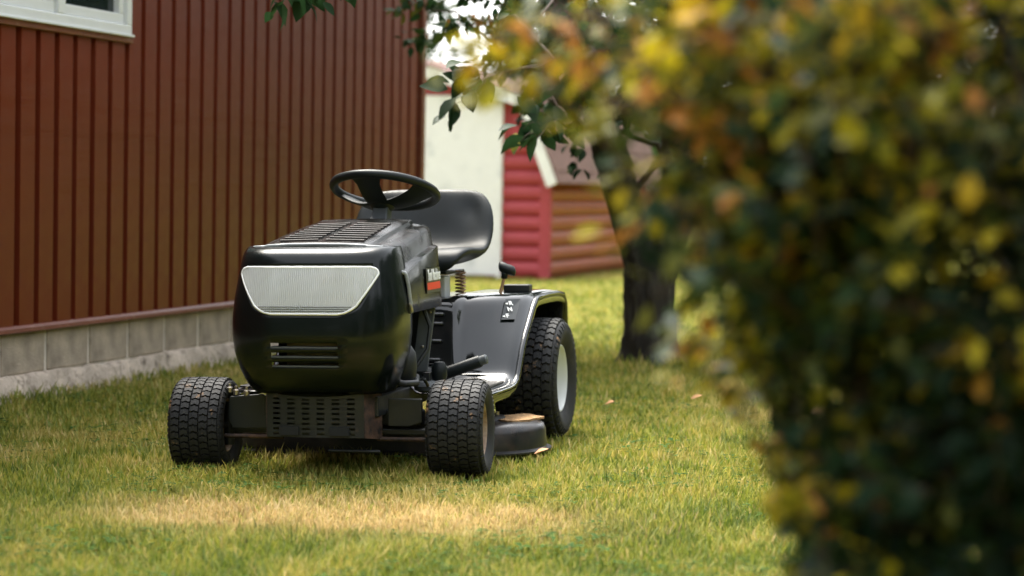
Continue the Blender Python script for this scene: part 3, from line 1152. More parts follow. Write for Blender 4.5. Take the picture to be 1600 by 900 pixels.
#       y base, z, weight of lean
FP = [(.28, .262, 0), (.30, .270, 0), (.45, .272, 0), (.62, .272, .0), (.71, .275, 0), (.752, .288, .02), (.772, .312, .05), (.785, .350, .12), (.798, .40, .26), (.812, .45, .46), (.828, .50, .70), (.842, .545, .92), (.862, .572, 1.02), (.90, .584, 1.02),
      (1.0, .587, 1.0), (1.2, .588, .6), (1.45, .586, .2), (1.62, .575, 0), (1.66, .54, 0), (1.67, .42, 0)]
fv = []
for y, z, w_ in FP:
    for x in FX:
        a = abs(x)
        yy_ = y + lean(x) * w_
        zz = z
        if a < .225 and y < .76:           # tunnel between the feet
            zz = z + .05 * min(1, (.225 - a) / .03)
        if .215 < a < .262 and .3 < z < .57: yy_ -= .012          # rounded rib between the panels
        if a > .46: zz -= .018 * (a - .46) / .02
        if a > .46: yy_ += .010 * (a - .46) / .02
        if z > .58 and a < .2: zz -= .02
        fv.append((x, yy_, zz))
nx = len(FX)
ff = [(i * nx + j, i * nx + j + 1, (i + 1) * nx + j + 1, (i + 1) * nx + j) for i in range(len(FP) - 1) for j in range(nx - 1)]
b = MB()
b.add(fv, ff)
# skirt along the outer edges and the front
k0 = len(b.v)
fend = b.build('fender_body', M['paint'], mow, smooth='all')
solid(fend, .006, -1)
subs(fend, 1)
for s in (-1, 1):
    b = MB()
    pth = []
    for i, (y, z, w_) in enumerate(FP):
        p = fv[i * nx + (nx - 1 if s > 0 else 0)]
        pth.append(p)
    b.tube(pth, .012, 8)
    rings = []
    for p, (y, z, w_) in zip(pth, FP):
        dx = .004 * s
        dn = Vector((0, .42, -.30)) if .28 < z < .57 else Vector((0, 0, -.40))
        q = Vector(p) + dn.normalized() * .032
        rings.append([(p[0] + dx, p[1], p[2]), (p[0] + dx + .004 * s, (p[1] + q.y) / 2, (p[2] + q.z) / 2), (q.x + dx, q.y, q.z)])
    b.loft(rings, False, False)
    o = b.build('fender_lip', M['paint'], mow, smooth='all')
    # pressed ribs of the front panel
for zc in (.515, .480, .415, .345):
    b = MB()
    yq = float(np.interp(zc, [.35, .40, .45, .50, .545], [.785, .798, .812, .828, .842]))
    path = []
    for s in (-1, 1):
        pass
    x1 = .182
    pth = [(-x1, yq - .004, zc), (x1, yq - .004, zc)]
    b.tube([(-x1, yq - .001, zc), (-x1 + .004, yq - .006, zc), (x1 - .004, yq - .006, zc), (x1, yq - .001, zc)], .0085, 8)
    b.build('panel_rib', M['paint'], mow, smooth='all')
# rubber pads on the footrests
for s in (-1, 1):
    b = MB()
    b.span((s * .27, .33, .2705), (s * .455, .68, .2785))
    bevel(b.build('foot_pad', M['deck'], mow), .003)
b = MB()
b.span((-.28, .90, .20), (.28, 1.50, .42))
b.build('rear_frame', M['frame'], mow)
# rear axle
b = MB()
b.tube([(-.40, 1.29, .24), (.40, 1.29, .24)], .028, 12)
b.build('rear_axle', M['frame'], mow, smooth=True)

# shift lever, gate and marks on the left fender
b = MB()
b.tube([(.335, 1.115, .530), (.337, 1.125, .59), (.352, 1.135, .648)], .0065, 8)
lev = b.build('shift_lever', M['spring'], mow, smooth=True)
b = MB()
rings = []
for q, (u, v) in enumerate([(-.034, .006), (-.030, .018), (-.018, .0235), (.0, .021), (.018, .021), (.032, .019), (.038, .009)]):
    rings.append([(.360 + u * .93, 1.135 + v * math.cos(a), .678 - u * .30 + v * math.sin(a)) for a in np.linspace(0, 2 * math.pi, 14, endpoint=False)])
b.loft(rings, True, True)
b.tube([(.350, 1.135, .640), (.353, 1.135, .672)], [.012, .015], 12)
b.build('knob', M['vinyl'], lev, smooth='all')
b = MB()
b.box((.385, 1.22, .600), (.105, .06, .028))
bevel(b.build('lever_bezel', M['plastic'], mow), .005)
# lever slot: flat dark plate, the slot's shade put into its colour
b = MB()
b.prism([(.285, .02), (.315, .0), (.352, .012), (.362, .045), (.335, .062), (.292, .050)], lambda u, v, d: (u, 1.018 + v * .72 + d, .512 + v * .72 - d), -.004, -.0085)
b.build('lever_gate', M['painted_dark'], mow)
b = MB()
b.prism([(.300, .004), (.325, .010), (.340, .022), (.325, .026), (.305, .018)], lambda u, v, d: (u, 1.006 + v * .72 + d, .500 + v * .72 - d), -.010, -.0115)
b.build('gate_mark', M['yellow'], mow)


# --- deck
def stadium(rx, r, yc, z, n=20, flat=1.0):
    ring = []
    for k in range(n + 1):
        a = -math.pi / 2 + math.pi * k / n
        ring.append((rx + r * math.cos(a), yc + r * math.sin(a) * flat, z))
    for k in range(n + 1):
        a = math.pi / 2 + math.pi * k / n
        ring.append((-rx + r * math.cos(a), yc + r * math.sin(a) * flat, z))
    return ring
DY = .665
b = MB()
b.loft([stadium(.355, .262, DY, .030), stadium(.355, .275, DY, .026), stadium(.355, .275, DY, .032), stadium(.355, .257, DY, .040), stadium(.355, .254, DY, .100), stadium(.355, .246, DY, .120),
        stadium(.355, .228, DY, .132), stadium(.355, .19, DY, .136), stadium(.355, .02, DY, .137)], True, True)
deck = b.build('mower_deck', M['deck'], mow, smooth=True)
b = MB()
b.lathe([(.105, .137), (.100, .150), (.06, .156), (.001, .158)], 'Z', (.36, DY - .02, 0), 28)
b.build('spindle_cover', M['deck'], deck, smooth=True)
for k in range(5):
    a = k * 1.256
    b = MB()
    b.lathe([(.008, .150), (.008, .166), (.001, .167)], 'Z', (.36 + .075 * math.cos(a), DY - .02 + .075 * math.sin(a), 0), 8)
    b.build('bolt', M['steel'], deck)
b = MB()
ring = [(.50 + .085 * math.cos(a) * (1 + .16 * math.sin(5 * a)), DY + .035 + .125 * math.sin(a) * (1 + .12 * math.cos(4 * a)), .1415) for a in np.linspace(0, 2 * math.pi, 30, endpoint=False)]
b.loft([[(x, y, .134) for x, y, z in ring], ring], True, True)
tag(b.build('dried_clippings', M['clip'], deck), kind='stuff')
for s in (-1, 1):
    b = MB()
    b.tube([(s * .20, .45, .14), (s * .19, .43, .23)], .010, 8)
    b.tube([(s * .20, .85, .14), (s * .19, .87, .23)], .010, 8)
    b.build('deck_hanger', M['frame'], mow)

# --- brake pedal
b = MB()
b.tube([(.235, .50, .20), (.245, .49, .25), (.262, .49, .295), (.285, .492, .322)], .009, 8)
ped = b.build('brake_pedal', M['frame'], mow, smooth=True)
b = MB()
b.tube([(.262, .492, .311), (.268, .492, .313), (.405, .498, .362), (.409, .498, .3635)], [.015, .0225, .0225, .021], 16)
b.build('pedal_grip', M['vinyl'], ped, smooth=True)
b = MB()
b.tube([(.407, .498, .363), (.430, .499, .371), (.435, .499, .3725)], [.018, .018, .012], 14)
b.build('grip_end', M['gplastic'], ped, smooth=True)

# --- seat with spring, battery
def seat_part():
    prof_ = [(.885, .672, .17, .020), (.855, .690, .215, .040), (.862, .712, .238, .058), (.90, .728, .255, .066), (.97, .727, .265, .066), (1.05, .717, .272, .064), (1.13, .715, .278, .066),
             (1.19, .735, .283, .070), (1.235, .785, .288, .066), (1.258, .845, .288, .060), (1.276, .90, .278, .054), (1.292, .94, .258, .048), (1.304, .972, .228, .038), (1.315, .990, .185, .020)]
    b = MB()
    rings = []
    P_ = [Vector((0, y, z)) for y, z, _, _ in prof_]
    for i, (y, z, hw, th) in enumerate(prof_):
        t = (P_[min(i + 1, len(P_) - 1)] - P_[max(i - 1, 0)]).normalized()
        nrm = Vector((0, -t.z, t.y))       # towards the sitter
        ring = []
        f = i / (len(prof_) - 1)
        lift = .036 * math.sin(math.pi * min(1, max(0, (f - .05) / .9)))
        nn = 36
        for k in range(nn):
            a = 2 * math.pi * k / nn
            ca, sa = math.cos(a), math.sin(a)
            x = hw * math.copysign(abs(ca) ** .62, ca)
            d = th * .5 * math.copysign(abs(sa) ** .7, sa)
            q = x / hw
            d += lift * (abs(q) ** 2.6)
            if sa > 0:     # hollows in the side cushions and the middle channel
                d -= .022 * math.exp(-((abs(x) - .185) / .035) ** 2 - ((z - .905) / .038) ** 2) if i > 8 else 0
                d -= .016 * math.exp(-((abs(x) - .15) / .055) ** 2 - ((y - 1.17) / .05) ** 2)
                d -= .010 * math.exp(-(x / .06) ** 2) if 2 < i < 12 else 0
            p = P_[i] + nrm * d
            ring.append((x, p.y, p.z))
        rings.append(ring)
    b.loft(rings, True, True)
    return b
seat = seat_part().build('seat', M['vinyl'], mow, smooth='all')
subs(seat, 1)
b = MB()
b.span((-.17, .93, .662), (.17, 1.22, .676))
bevel(b.build('seat_pan', M['frame'], mow), .005)
for sx in (-.19, .19):
    b = MB()
    hel = [(sx + .0185 * math.cos(a), 1.07 + .0185 * math.sin(a), .572 + .100 * a / (2 * math.pi * 7.5)) for a in np.linspace(0, 2 * math.pi * 7.5, 130)]
    b.tube(hel, .0036, 6)
    b.build('seat_spring', M['spring'], mow, smooth='all')
b = MB()
b.span((-.11, .97, .57), (.155, 1.05, .655))
bevel(b.build('battery', M['pale_box'], mow), .006)
b = MB()
b.box((.10, .90, .586), (.09, .04, .022))
b.box((.125, .905, .612), (.02, .02, .045))
bevel(b.build('seat_hinge', M['rust'], mow), .004)
b = MB()
b.tube([(.11, .90, .60), (.12, .885, .64), (.145, .885, .648), (.15, .895, .62), (.135, .90, .60)], .0032, 6)
b.build('battery_lead', M['wire'], mow, smooth='all')

# gear letters on the fender
def fender_point(x, z):
    """point on the sloping leg panel at lateral x and height z"""
    ys = []
    for y, zz, w_ in FP[5:14]:
        ys.append((zz - (.018 * (abs(x) - .46) / .02 if abs(x) > .46 else 0), y + lean(x) * w_))
    return float(np.interp(z, [q[0] for q in ys], [q[1] for q in ys]))
plate = MB()
gpts = []
for zz in (.488, .562):
    for xx in (.392, .440):
        gpts.append((xx, fender_point(xx, zz) - .010, zz + .004))
plate.add(gpts, [(0, 1, 3, 2)])
pl = plate.build('gear_plate', M['decal_black'], mow)
solid(pl, .0015, 0)
v0, v1, v2 = Vector(gpts[0]), Vector(gpts[1]), Vector(gpts[2])
ex = (v1 - v0).normalized()
ey = (v2 - v0); ey = (ey - ex * ey.dot(ex)).normalized()
en = ex.cross(ey)
for ch, fz in (('R', .70), ('N', .40), ('F', .08)):
    me = text_mesh(ch, .026, 'gear_letter', M['decal_white'], extr=.0004, bold=.0008)
    o = link('gear_letter', me, pl)
    base = v0 + ex * .020 + (v2 - v0) * fz + en * .0022
    o.matrix_local = Matrix.Translation(base) @ Matrix((ex, ey, en)).transposed().to_4x4()
    if ch != 'N':
        b = MB()
        q = v0 + ex * .004 + (v2 - v0) * fz + en * .0022
        b.add([q + ey * .006, q + ex * .012 + ey * .002, q + ex * .012 + ey * .012], [(0, 1, 2)])
        solid(b.build('gear_arrow', M['decal_white'], pl), .0006, 0)

# --- steering wheel on its column
SWC = Vector((0.0, .685, .985))
stw = empty('steering_wheel', SWC, 0, mow)
stw.rotation_euler = (R_(-18.5), R_(2.0), 0)
b = MB()
RW = .193
b.tube([(RW * math.cos(a), RW * math.sin(a), 0) for a in np.linspace(0, 2 * math.pi, 64, endpoint=False)], .0165, 14, loop=True)
b.build('rim', M['vinyl'], stw, smooth='all')
HD = -.062
b = MB()
b.lathe([(.001, HD - .022), (.035, HD - .02), (.048, HD - .006), (.05, HD + .006), (.03, HD + .012), (.001, HD + .012)], 'Z', (0, -.012, 0), 28)
b.build('hub', M['vinyl'], stw, smooth=True)
for ang, w0, w1 in ((R_(150), .052, .050), (R_(-18), .06, .05), (R_(262), .045, .045)):
    b = MB()
    rings = []
    c, s = math.cos(ang), math.sin(ang)
    for f in np.linspace(0, 1, 9):
        r = .030 + (RW - .034) * f
        zc = HD * (1 - f ** 1.7)
        w_ = w1 + (w0 - w1) * f + .030 * (max(0, f - .7) / .3) ** 2
        th = .007
        ring = []
        for (u, v) in ((-w_, -th * .3), (-w_ * .8, th), (w_ * .8, th), (w_, -th * .3), (w_ * .75, -th), (-w_ * .75, -th)):
            ring.append((c * r - s * u, s * r + c * u - .012 * (1 - f), zc + v))
        rings.append(ring)
    b.loft(rings, True, True)
    b.build('spoke', M['vinyl'], stw, smooth=True)
b = MB()
b.loft([[(x, .585 + y, .842) for x, y in ((-.040, -.03), (.040, -.03), (.044, .045), (-.044, .045))],
        [(x, .625 + y, .890) for x, y in ((-.031, -.026), (.031, -.026), (.034, .035), (-.034, .035))],
        [(x, .660 + y, .945) for x, y in ((-.028, -.022), (.028, -.022), (.03, .03), (-.03, .03))]], True, True)
bevel(b.build('steering_column', M['gplastic'], mow), .006)

# ------------------------------------------------------------------ plants
_st = [(.13, .13, .03, .0), (.34, .255, .07, .0), (.58, .25, .06, -.012), (.80, .145, .02, -.045)]
LEAF_V = np.array([(0, 0, 0)] + [q for x_, w_, e_, c_ in _st for q in ((x_, w_, c_ + e_), (x_, 0, c_), (x_, -w_, c_ + e_))] + [(1, 0, -.11)])
LEAF_T = [(0, 2, 1), (0, 3, 2)]
for _k in range(3):
    _a = 1 + 3 * _k
    LEAF_T += [(_a, _a + 1, _a + 4), (_a, _a + 4, _a + 3), (_a + 1, _a + 2, _a + 5), (_a + 1, _a + 5, _a + 4)]
LEAF_T += [(10, 11, 13), (11, 12, 13)]
LEAF_T = np.array(LEAF_T)


def frames(d, up):
    d = d / np.linalg.norm(d, axis=1, keepdims=True)
    y = np.cross(up, d)
    y /= np.linalg.norm(y, axis=1, keepdims=True) + 1e-9
    z = np.cross(d, y)
    return np.stack([d, y, z], axis=2)      # columns


def leaf_cloud(name, pos, d, up, size, val, material, parent, kind=None):
    n = len(pos)
    if n == 0: return None
    F = frames(d, up)
    V = np.einsum('nij,kj->nki', F, LEAF_V) * size[:, None, None] + pos[:, None, :]
    T = (LEAF_T[None] + (np.arange(n) * len(LEAF_V))[:, None, None]).reshape(-1, 3)
    me = np_mesh(name, V.reshape(-1, 3), T, material, {'rnd': np.repeat(val, len(LEAF_V))})
    o = link(name, me, parent)
    if kind: o['kind'] = kind
    return o


def one_leaf_mesh(material, curl, name):
    V = LEAF_V.copy()
    V[:, 2] += -curl * V[:, 0] ** 2
    V[:, 1] *= 1 + .25 * curl
    me = np_mesh(name, V, LEAF_T, material)
    return me


def leaf_objects(pos, d, up, size, val, metas, parent):
    F = frames(d, up)
    for i in range(len(pos)):
        m4 = Matrix.Identity(4)
        for r in range(3):
            for c in range(3):
                m4[r][c] = float(F[i, r, c] * size[i])
            m4[r][3] = float(pos[i, r])
        k = min(len(metas) - 1, int(val[i] * len(metas)))
        o = link('leaf', metas[k][i % len(metas[k])], parent)
        o.matrix_basis = m4


def in_view(pos):
    """how large a thing of unit size shows, zero outside the picture"""
    rel = pos - np.array(CAM)
    y = np.maximum(rel[:, 1], .05)
    u, v = rel[:, 0] / y, rel[:, 2] / y
    ok = (np.abs(u) < .232) & (v < .086) & (v > -.175)
    return ok / y


def twig_path(a, b_, sag, n=7, wob=.03):
    a, b_ = np.array(a, float), np.array(b_, float)
    f = np.linspace(0, 1, n)[:, None]
    p = a + (b_ - a) * f
    p[:, 2] += sag * np.sin(np.pi * f[:, 0])
    L_ = np.linalg.norm(b_ - a)
    p[1:-1] += rng.normal(0, wob * L_, (n - 2, 3))
    return p


def leaves_on(path, n, size, start=.3, spread=.03, droop=.3):
    n = int(n)
    f = start + (1 - start) * rng.random(n) ** .8
    x = f * (len(path) - 1)
    i = np.minimum(x.astype(int), len(path) - 2)
    w_ = (x - i)[:, None]
    p = path[i] * (1 - w_) + path[i + 1] * w_
    tdir = path[i + 1] - path[i]
    tdir /= np.linalg.norm(tdir, axis=1, keepdims=True) + 1e-9
    side = rng.normal(0, 1, (n, 3))
    side -= tdir * np.sum(side * tdir, axis=1, keepdims=True)
    side /= np.linalg.norm(side, axis=1, keepdims=True) + 1e-9
    d = tdir * .55 + side * .9
    d[:, 2] -= droop
    up = rng.normal(0, .55, (n, 3))
    up[:, 2] += 1
    p = p + rng.normal(0, spread, (n, 3))
    return p, d, up, size * rng.uniform(.5, 1.25, n)


class Plant:
    def __init__(s):
        s.parts = []

    def add(s, tup, val):
        s.parts.append((*tup, val))

    def arrays(s):
        return [np.concatenate([q[k] for q in s.parts]) for k in range(5)]

    def finish(s, parent, mat_all, mats_one, n_single=300, pref=None):
        pos, d, up, size, val = s.arrays()
        score = in_view(pos) * size
        if pref is not None: score = score * pref(pos)
        order = np.argsort(-score)
        single = order[:n_single][score[order[:n_single]] > 0]
        mask = np.ones(len(pos), bool)
        mask[single] = False
        base = np.array(parent.location)
        leaf_objects(pos[single] - base, d[single], up[single], size[single], val[single], mats_one, parent)
        leaf_cloud('foliage', pos[mask] - base, d[mask], up[mask], size[mask], val[mask], mat_all, parent, 'stuff')


def const_leaf(name, col, trans):
    return leaf_mat(name, [(0, tuple(c * .8 for c in col)), (1, tuple(c * 1.2 for c in col))], 'object', trans=trans)


def bins(stops, n, prefix, trans):
    out = []
    for i in range(n):
        f = (i + .5) / n
        ps = [p for p, c in stops]
        col = tuple(float(np.interp(f, ps, [c[k] for p, c in stops])) for k in range(3))
        m_ = const_leaf(prefix, col, trans)
        out.append([one_leaf_mesh(m_, cu, prefix) for cu in (0.0, .12, .25)])
    return out


# --- old tree with a forked trunk
TB = Vector((0.79, 12.9, 0))
tree = empty('forked_tree', TB)
tag(tree, 'old tree with thick dark trunk forking low, standing on the lawn before the shed', 'tree')


def limb(path, rads, name, parent, base, n=16, rough=.09, mat_=None):
    path = [Vector(p) - base for p in path]
    # smooth the path
    P2, R2 = [], []
    m_ = len(path)
    for i in range(m_ - 1):
        p0, p1, p2, p3 = path[max(0, i - 1)], path[i], path[i + 1], path[min(m_ - 1, i + 2)]
        for f in np.linspace(0, 1, 6, endpoint=False):
            a_ = p1 * 2 + (p2 - p0) * f + (p0 * 2 - p1 * 5 + p2 * 4 - p3) * f * f + (-p0 + p1 * 3 - p2 * 3 + p3) * f ** 3
            P2.append(a_ * .5)
            R2.append((rads[i] + (rads[i + 1] - rads[i]) * f) * random.uniform(1 - rough * .4, 1 + rough * .4))
    P2.append(path[-1]); R2.append(rads[-1])
    b = MB()
    b.tube(P2, R2, n)
    if n > 20:          # ridged bark and a root flare
        for q, v in enumerate(b.v):
            i_, k_ = divmod(q, n)
            c0_ = P2[i_]
            th = 2 * math.pi * k_ / n
            rg = 1 + .05 * math.sin(9 * th + .6 * math.sin(i_ * .9)) + .03 * math.sin(17 * th + i_ * .5)
            lowz = max(0.0, .16 - c0_.z) / .16
            rg += lowz ** 2 * (.22 + .22 * math.sin(5 * th + 1.0))
            b.v[q] = tuple(c0_ + (Vector(v) - c0_) * rg)
    b.v = [tuple(Vector(v) + Vector((random.uniform(-1, 1), random.uniform(-1, 1), 0)) * rough * .09 * min(1, rads[0] / .1)) for v in b.v]
    o = b.build(name, mat_ or M['bark'], parent, smooth='all')
    return [np.array(p + base) for p in P2]


limb([(.80, 12.9, -.05), (.795, 12.9, .06), (.79, 12.9, .3), (.78, 12.9, .52), (.73, 12.88, .70)], [.175, .152, .138, .137, .10], 'trunk', tree, TB, n=48)
limbL = limb([(.80, 12.9, .40), (.70, 12.88, .72), (.57, 12.8, 1.12), (.40, 12.6, 1.62), (.18, 12.2, 2.2), (-.1, 11.8, 2.8)], [.10, .105, .095, .085, .07, .045], 'limb', tree, TB, n=28)
limbR = limb([(.80, 12.9, .40), (.90, 12.92, .72), (.99, 12.98, 1.18), (1.16, 13.1, 1.8), (1.5, 13.3, 2.5), (1.9, 13.5, 3.2)], [.10, .11, .10, .085, .07, .045], 'limb', tree, TB, n=28)
limbC = limb([(.93, 12.95, .95), (.90, 13.0, 1.5), (.86, 13.1, 2.3), (.8, 13.0, 3.3)], [.06, .07, .06, .04], 'limb', tree, TB)
pl_ = Plant()
branches = MB()


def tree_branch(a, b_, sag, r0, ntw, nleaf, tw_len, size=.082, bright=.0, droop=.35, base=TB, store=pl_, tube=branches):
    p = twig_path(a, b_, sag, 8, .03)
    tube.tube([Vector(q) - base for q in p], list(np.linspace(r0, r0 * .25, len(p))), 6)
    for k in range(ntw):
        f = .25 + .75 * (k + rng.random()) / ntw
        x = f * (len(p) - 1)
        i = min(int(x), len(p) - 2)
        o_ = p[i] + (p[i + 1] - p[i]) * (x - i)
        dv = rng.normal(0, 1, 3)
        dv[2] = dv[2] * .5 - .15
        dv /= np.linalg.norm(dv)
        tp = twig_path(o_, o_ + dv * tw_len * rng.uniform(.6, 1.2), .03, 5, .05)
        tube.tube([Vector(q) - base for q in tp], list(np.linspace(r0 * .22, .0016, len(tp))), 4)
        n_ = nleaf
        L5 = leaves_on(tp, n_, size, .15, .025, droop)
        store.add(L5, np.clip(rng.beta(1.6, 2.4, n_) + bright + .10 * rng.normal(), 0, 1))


# crown: branches leave the limbs in every direction
for lim, lo in ((limbL, 9), (limbR, 9), (limbC, 6)):
    for k in range(15):
        i = min(len(lim) - 1, lo + int(k * (len(lim) - lo) / 15))
        a = lim[i]
        az = k * 2.4 + rng.uniform(-.4, .4)
        ln = rng.uniform(.9, 1.7)
        el = rng.uniform(-.05, .75)
        tip = a + np.array([math.cos(az) * ln, math.sin(az) * ln, el * ln])
        tip[2] = max(tip[2], 1.95 + .25 * rng.random())
        tree_branch(a, tip, .12, .022, 9, 36, .42, .078)
# low branches that hang towards the mower
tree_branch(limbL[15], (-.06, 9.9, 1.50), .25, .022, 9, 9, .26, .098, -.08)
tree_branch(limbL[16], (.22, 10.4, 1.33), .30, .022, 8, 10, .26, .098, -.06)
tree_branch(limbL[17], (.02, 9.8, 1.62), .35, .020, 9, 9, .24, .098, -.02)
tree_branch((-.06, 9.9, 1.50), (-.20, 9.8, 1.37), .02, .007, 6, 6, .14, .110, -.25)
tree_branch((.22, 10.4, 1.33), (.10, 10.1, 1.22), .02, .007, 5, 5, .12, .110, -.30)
# one long branch reaches over to the barn
tree_branch(limbL[20], (-.30, 9.2, 1.98), .25, .022, 7, 10, .2, .080, -.1)
tree_branch((-.30, 9.2, 1.98), (-.96, 8.9, 1.775), .0, .012, 14, 6, .07, .105, -.35)
branches.build('branches', M['twig'], tree, smooth='all')['kind'] = 'stuff'
tbins = bins(TREE, 6, 'tree_leaf', .3)
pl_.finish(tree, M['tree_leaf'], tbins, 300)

# --- foreground shrub
BB = Vector((0.66, 3.0, 0))
bush = empty('autumn_shrub', BB)
tag(bush, 'tall leafy shrub in the foreground turning yellow and orange', 'shrub')
#      centre             radii             twigs, leaf tone: autumn colour, and shade painted into lower leaves
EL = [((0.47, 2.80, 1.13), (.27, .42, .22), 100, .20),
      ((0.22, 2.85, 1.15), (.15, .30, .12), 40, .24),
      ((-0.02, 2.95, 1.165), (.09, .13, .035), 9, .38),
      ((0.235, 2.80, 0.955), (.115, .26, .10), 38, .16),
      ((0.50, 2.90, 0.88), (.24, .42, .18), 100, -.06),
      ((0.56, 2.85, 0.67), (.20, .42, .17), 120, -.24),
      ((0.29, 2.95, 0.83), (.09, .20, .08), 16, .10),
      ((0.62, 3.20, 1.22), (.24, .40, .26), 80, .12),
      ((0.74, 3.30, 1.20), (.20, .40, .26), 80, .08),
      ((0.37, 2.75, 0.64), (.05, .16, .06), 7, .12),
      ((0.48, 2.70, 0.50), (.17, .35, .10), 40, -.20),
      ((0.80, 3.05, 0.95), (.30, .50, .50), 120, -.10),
      ((0.72, 3.00, 1.85), (.55, .65, .60), 260, .06),  # unseen upper foliage, added to keep sky light off the leaves below
      ((1.02, 2.35, 1.25), (.42, .50, .75), 170, -.05)]  # foliage outside the frame, added to block sky light from the side
stems = []
stem_b = MB()
for k in range(13):
    az = k * 2.399
    top = np.array([BB.x + .42 * math.cos(az) - .05, BB.y + .42 * math.sin(az) - .1, rng.uniform(.9, 2.2)])
    a = np.array([BB.x + .07 * math.cos(az), BB.y + .07 * math.sin(az), -.02])
    p = twig_path(a, top, .05, 9, .025)
    stems.append(p)
    stem_b.tube([Vector(q) - BB for q in p], list(np.linspace(.014, .005, len(p))), 7)
stem_b.build('stems', M['twig'], bush, smooth='all')['kind'] = 'stuff'
SP = np.concatenate(stems)
pb_ = Plant()
tw = MB()
for (c, r, n, sh) in EL:
    for k in range(n):
        q = rng.normal(0, 1, 3)
        q = q / np.linalg.norm(q) * rng.random() ** .45
        tip = np.array(c) + q * np.array(r)
        cand = SP[SP[:, 2] < tip[2] + .05]
        dist = np.linalg.norm((cand - tip) * np.array([1, 1, .6]), axis=1)
        a = cand[np.argsort(dist)[rng.integers(0, 4)]]
        if np.linalg.norm(tip - a) > .30:
            a2 = tip + (a - tip) * (.30 / np.linalg.norm(tip - a))
        else:
            a2 = a
        p = twig_path(a2, tip, .03, 6, .018)
        tw.tube([Vector(v) - BB for v in p], list(np.linspace(.0032, .0012, len(p))), 4)
        if a2 is not a and rng.random() < .35:
            p2 = twig_path(a, a2, .02, 6, .012)
            tw.tube([Vector(v) - BB for v in p2], .0035, 4)
        n_ = 22
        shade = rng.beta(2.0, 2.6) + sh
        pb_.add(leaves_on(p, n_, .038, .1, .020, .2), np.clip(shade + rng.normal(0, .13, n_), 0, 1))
tw.build('twigs', M['twig'], bush, smooth='all')['kind'] = 'stuff'
bbins = bins(BUSH, 8, 'shrub_leaf', .32)
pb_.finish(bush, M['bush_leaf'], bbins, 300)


# --- trees and woods beyond the shed
def far_tree(name, label, base, h, rad, conical, seed, bright, low=.12, nleaf=7000):
    r2 = np.random.default_rng(seed)
    base = Vector(base)
    t_ = empty(name, base)
    tag(t_, label, 'tree', 'trees behind the shed')
    b = MB()
    b.tube([(0, 0, -.1), (.03, 0, h * .25), (-.02, .04, h * .6), (0, 0, h * .92)], [h * .022, h * .018, h * .011, .02], 10)
    b.build('trunk', M['bark'], t_, smooth='all')
    nb_ = 90
    pos = []
    wood = MB()
    for k in range(nb_):
        f = low + (1 - low) * (k + r2.random()) / nb_
        az = k * 2.399
        if conical:
            rr = rad * (1 - f) ** .8 * r2.uniform(.7, 1.05)
            tip = np.array([math.cos(az) * rr, math.sin(az) * rr, f * h - rr * .22])
        else:
            rr = rad * math.sin(math.pi * min(1, .12 + f * .86)) ** .6 * r2.uniform(.55, 1.05)
            tip = np.array([math.cos(az) * rr, math.sin(az) * rr, f * h + rr * .1])
        a = np.array([0, 0, f * h * (.98 if conical else .85)])
        wood.tube([tuple(a), tuple((a + tip) / 2 + np.array([0, 0, .1])), tuple(tip)], [.04, .025, .01], 4)
        m_ = int(nleaf / nb_)
        g_ = r2.random(m_) ** .6
        q = a + (tip - a) * g_[:, None]
        q = q + r2.normal(0, 1, (m_, 3)) * np.array([.22, .22, .16]) * rad / 2.2
        pos.append(q)
    wood.build('branches', M['bark'], t_)['kind'] = 'stuff'
    pos = np.concatenate(pos)
    n_ = len(pos)
    d = r2.normal(0, 1, (n_, 3)); d[:, 2] -= .3
    up = r2.normal(0, .6, (n_, 3)); up[:, 2] += 1
    leaf_cloud('crown', pos, d, up, r2.uniform(.14, .30, n_), np.clip(r2.beta(2, 2.5, n_) + bright, 0, 1), M['far_leaf'], t_, 'stuff')


far_tree('spruce_tree', 'tall dark spruce tree behind the shed roof next to the barn', (-2.6, 36, 0), 11, 2.3, True, 1, -.1)
far_tree('background_tree', 'broad round tree behind the shed, half hidden by the forked tree', (5.2, 40, 0), 8, 3.2, False, 3, .05)
far_tree('background_tree', 'wide green tree far behind the tall foreground shrub', (10.0, 36, 0), 9, 3.6, False, 4, .1)
far_tree('background_tree', 'leafy tree beyond the barn, mostly hidden by its wall', (-8.5, 42, 0), 10, 3.4, False, 5, 0)
far_tree('spruce_tree', 'slim spruce tree rising beside the round tree behind the shed', (8.0, 46, 0), 12, 2.2, True, 6, -.1)
nw = 26000
wx = rng.uniform(-60, 60, nw)
wz = rng.random(nw) ** .8 * (4.2 + 1.6 * np.sin(wx * .35) + 1.2 * np.sin(wx * .93 + 1))
wy = 66 + rng.normal(0, 1.6, nw) + 2.5 * np.sin(wx * .11)
pos = np.stack([wx, wy, wz], 1)
d = rng.normal(0, 1, (nw, 3)); up = rng.normal(0, .7, (nw, 3)); up[:, 2] += .6
o = leaf_cloud('woods', pos, d, up, rng.uniform(.35, .75, nw), np.clip(rng.beta(2, 2.5, nw), 0, 1), M['far_leaf'], None, 'stuff')
tag(o, 'distant dark green woods along the far edge of the lawn', 'woods', kind='stuff')

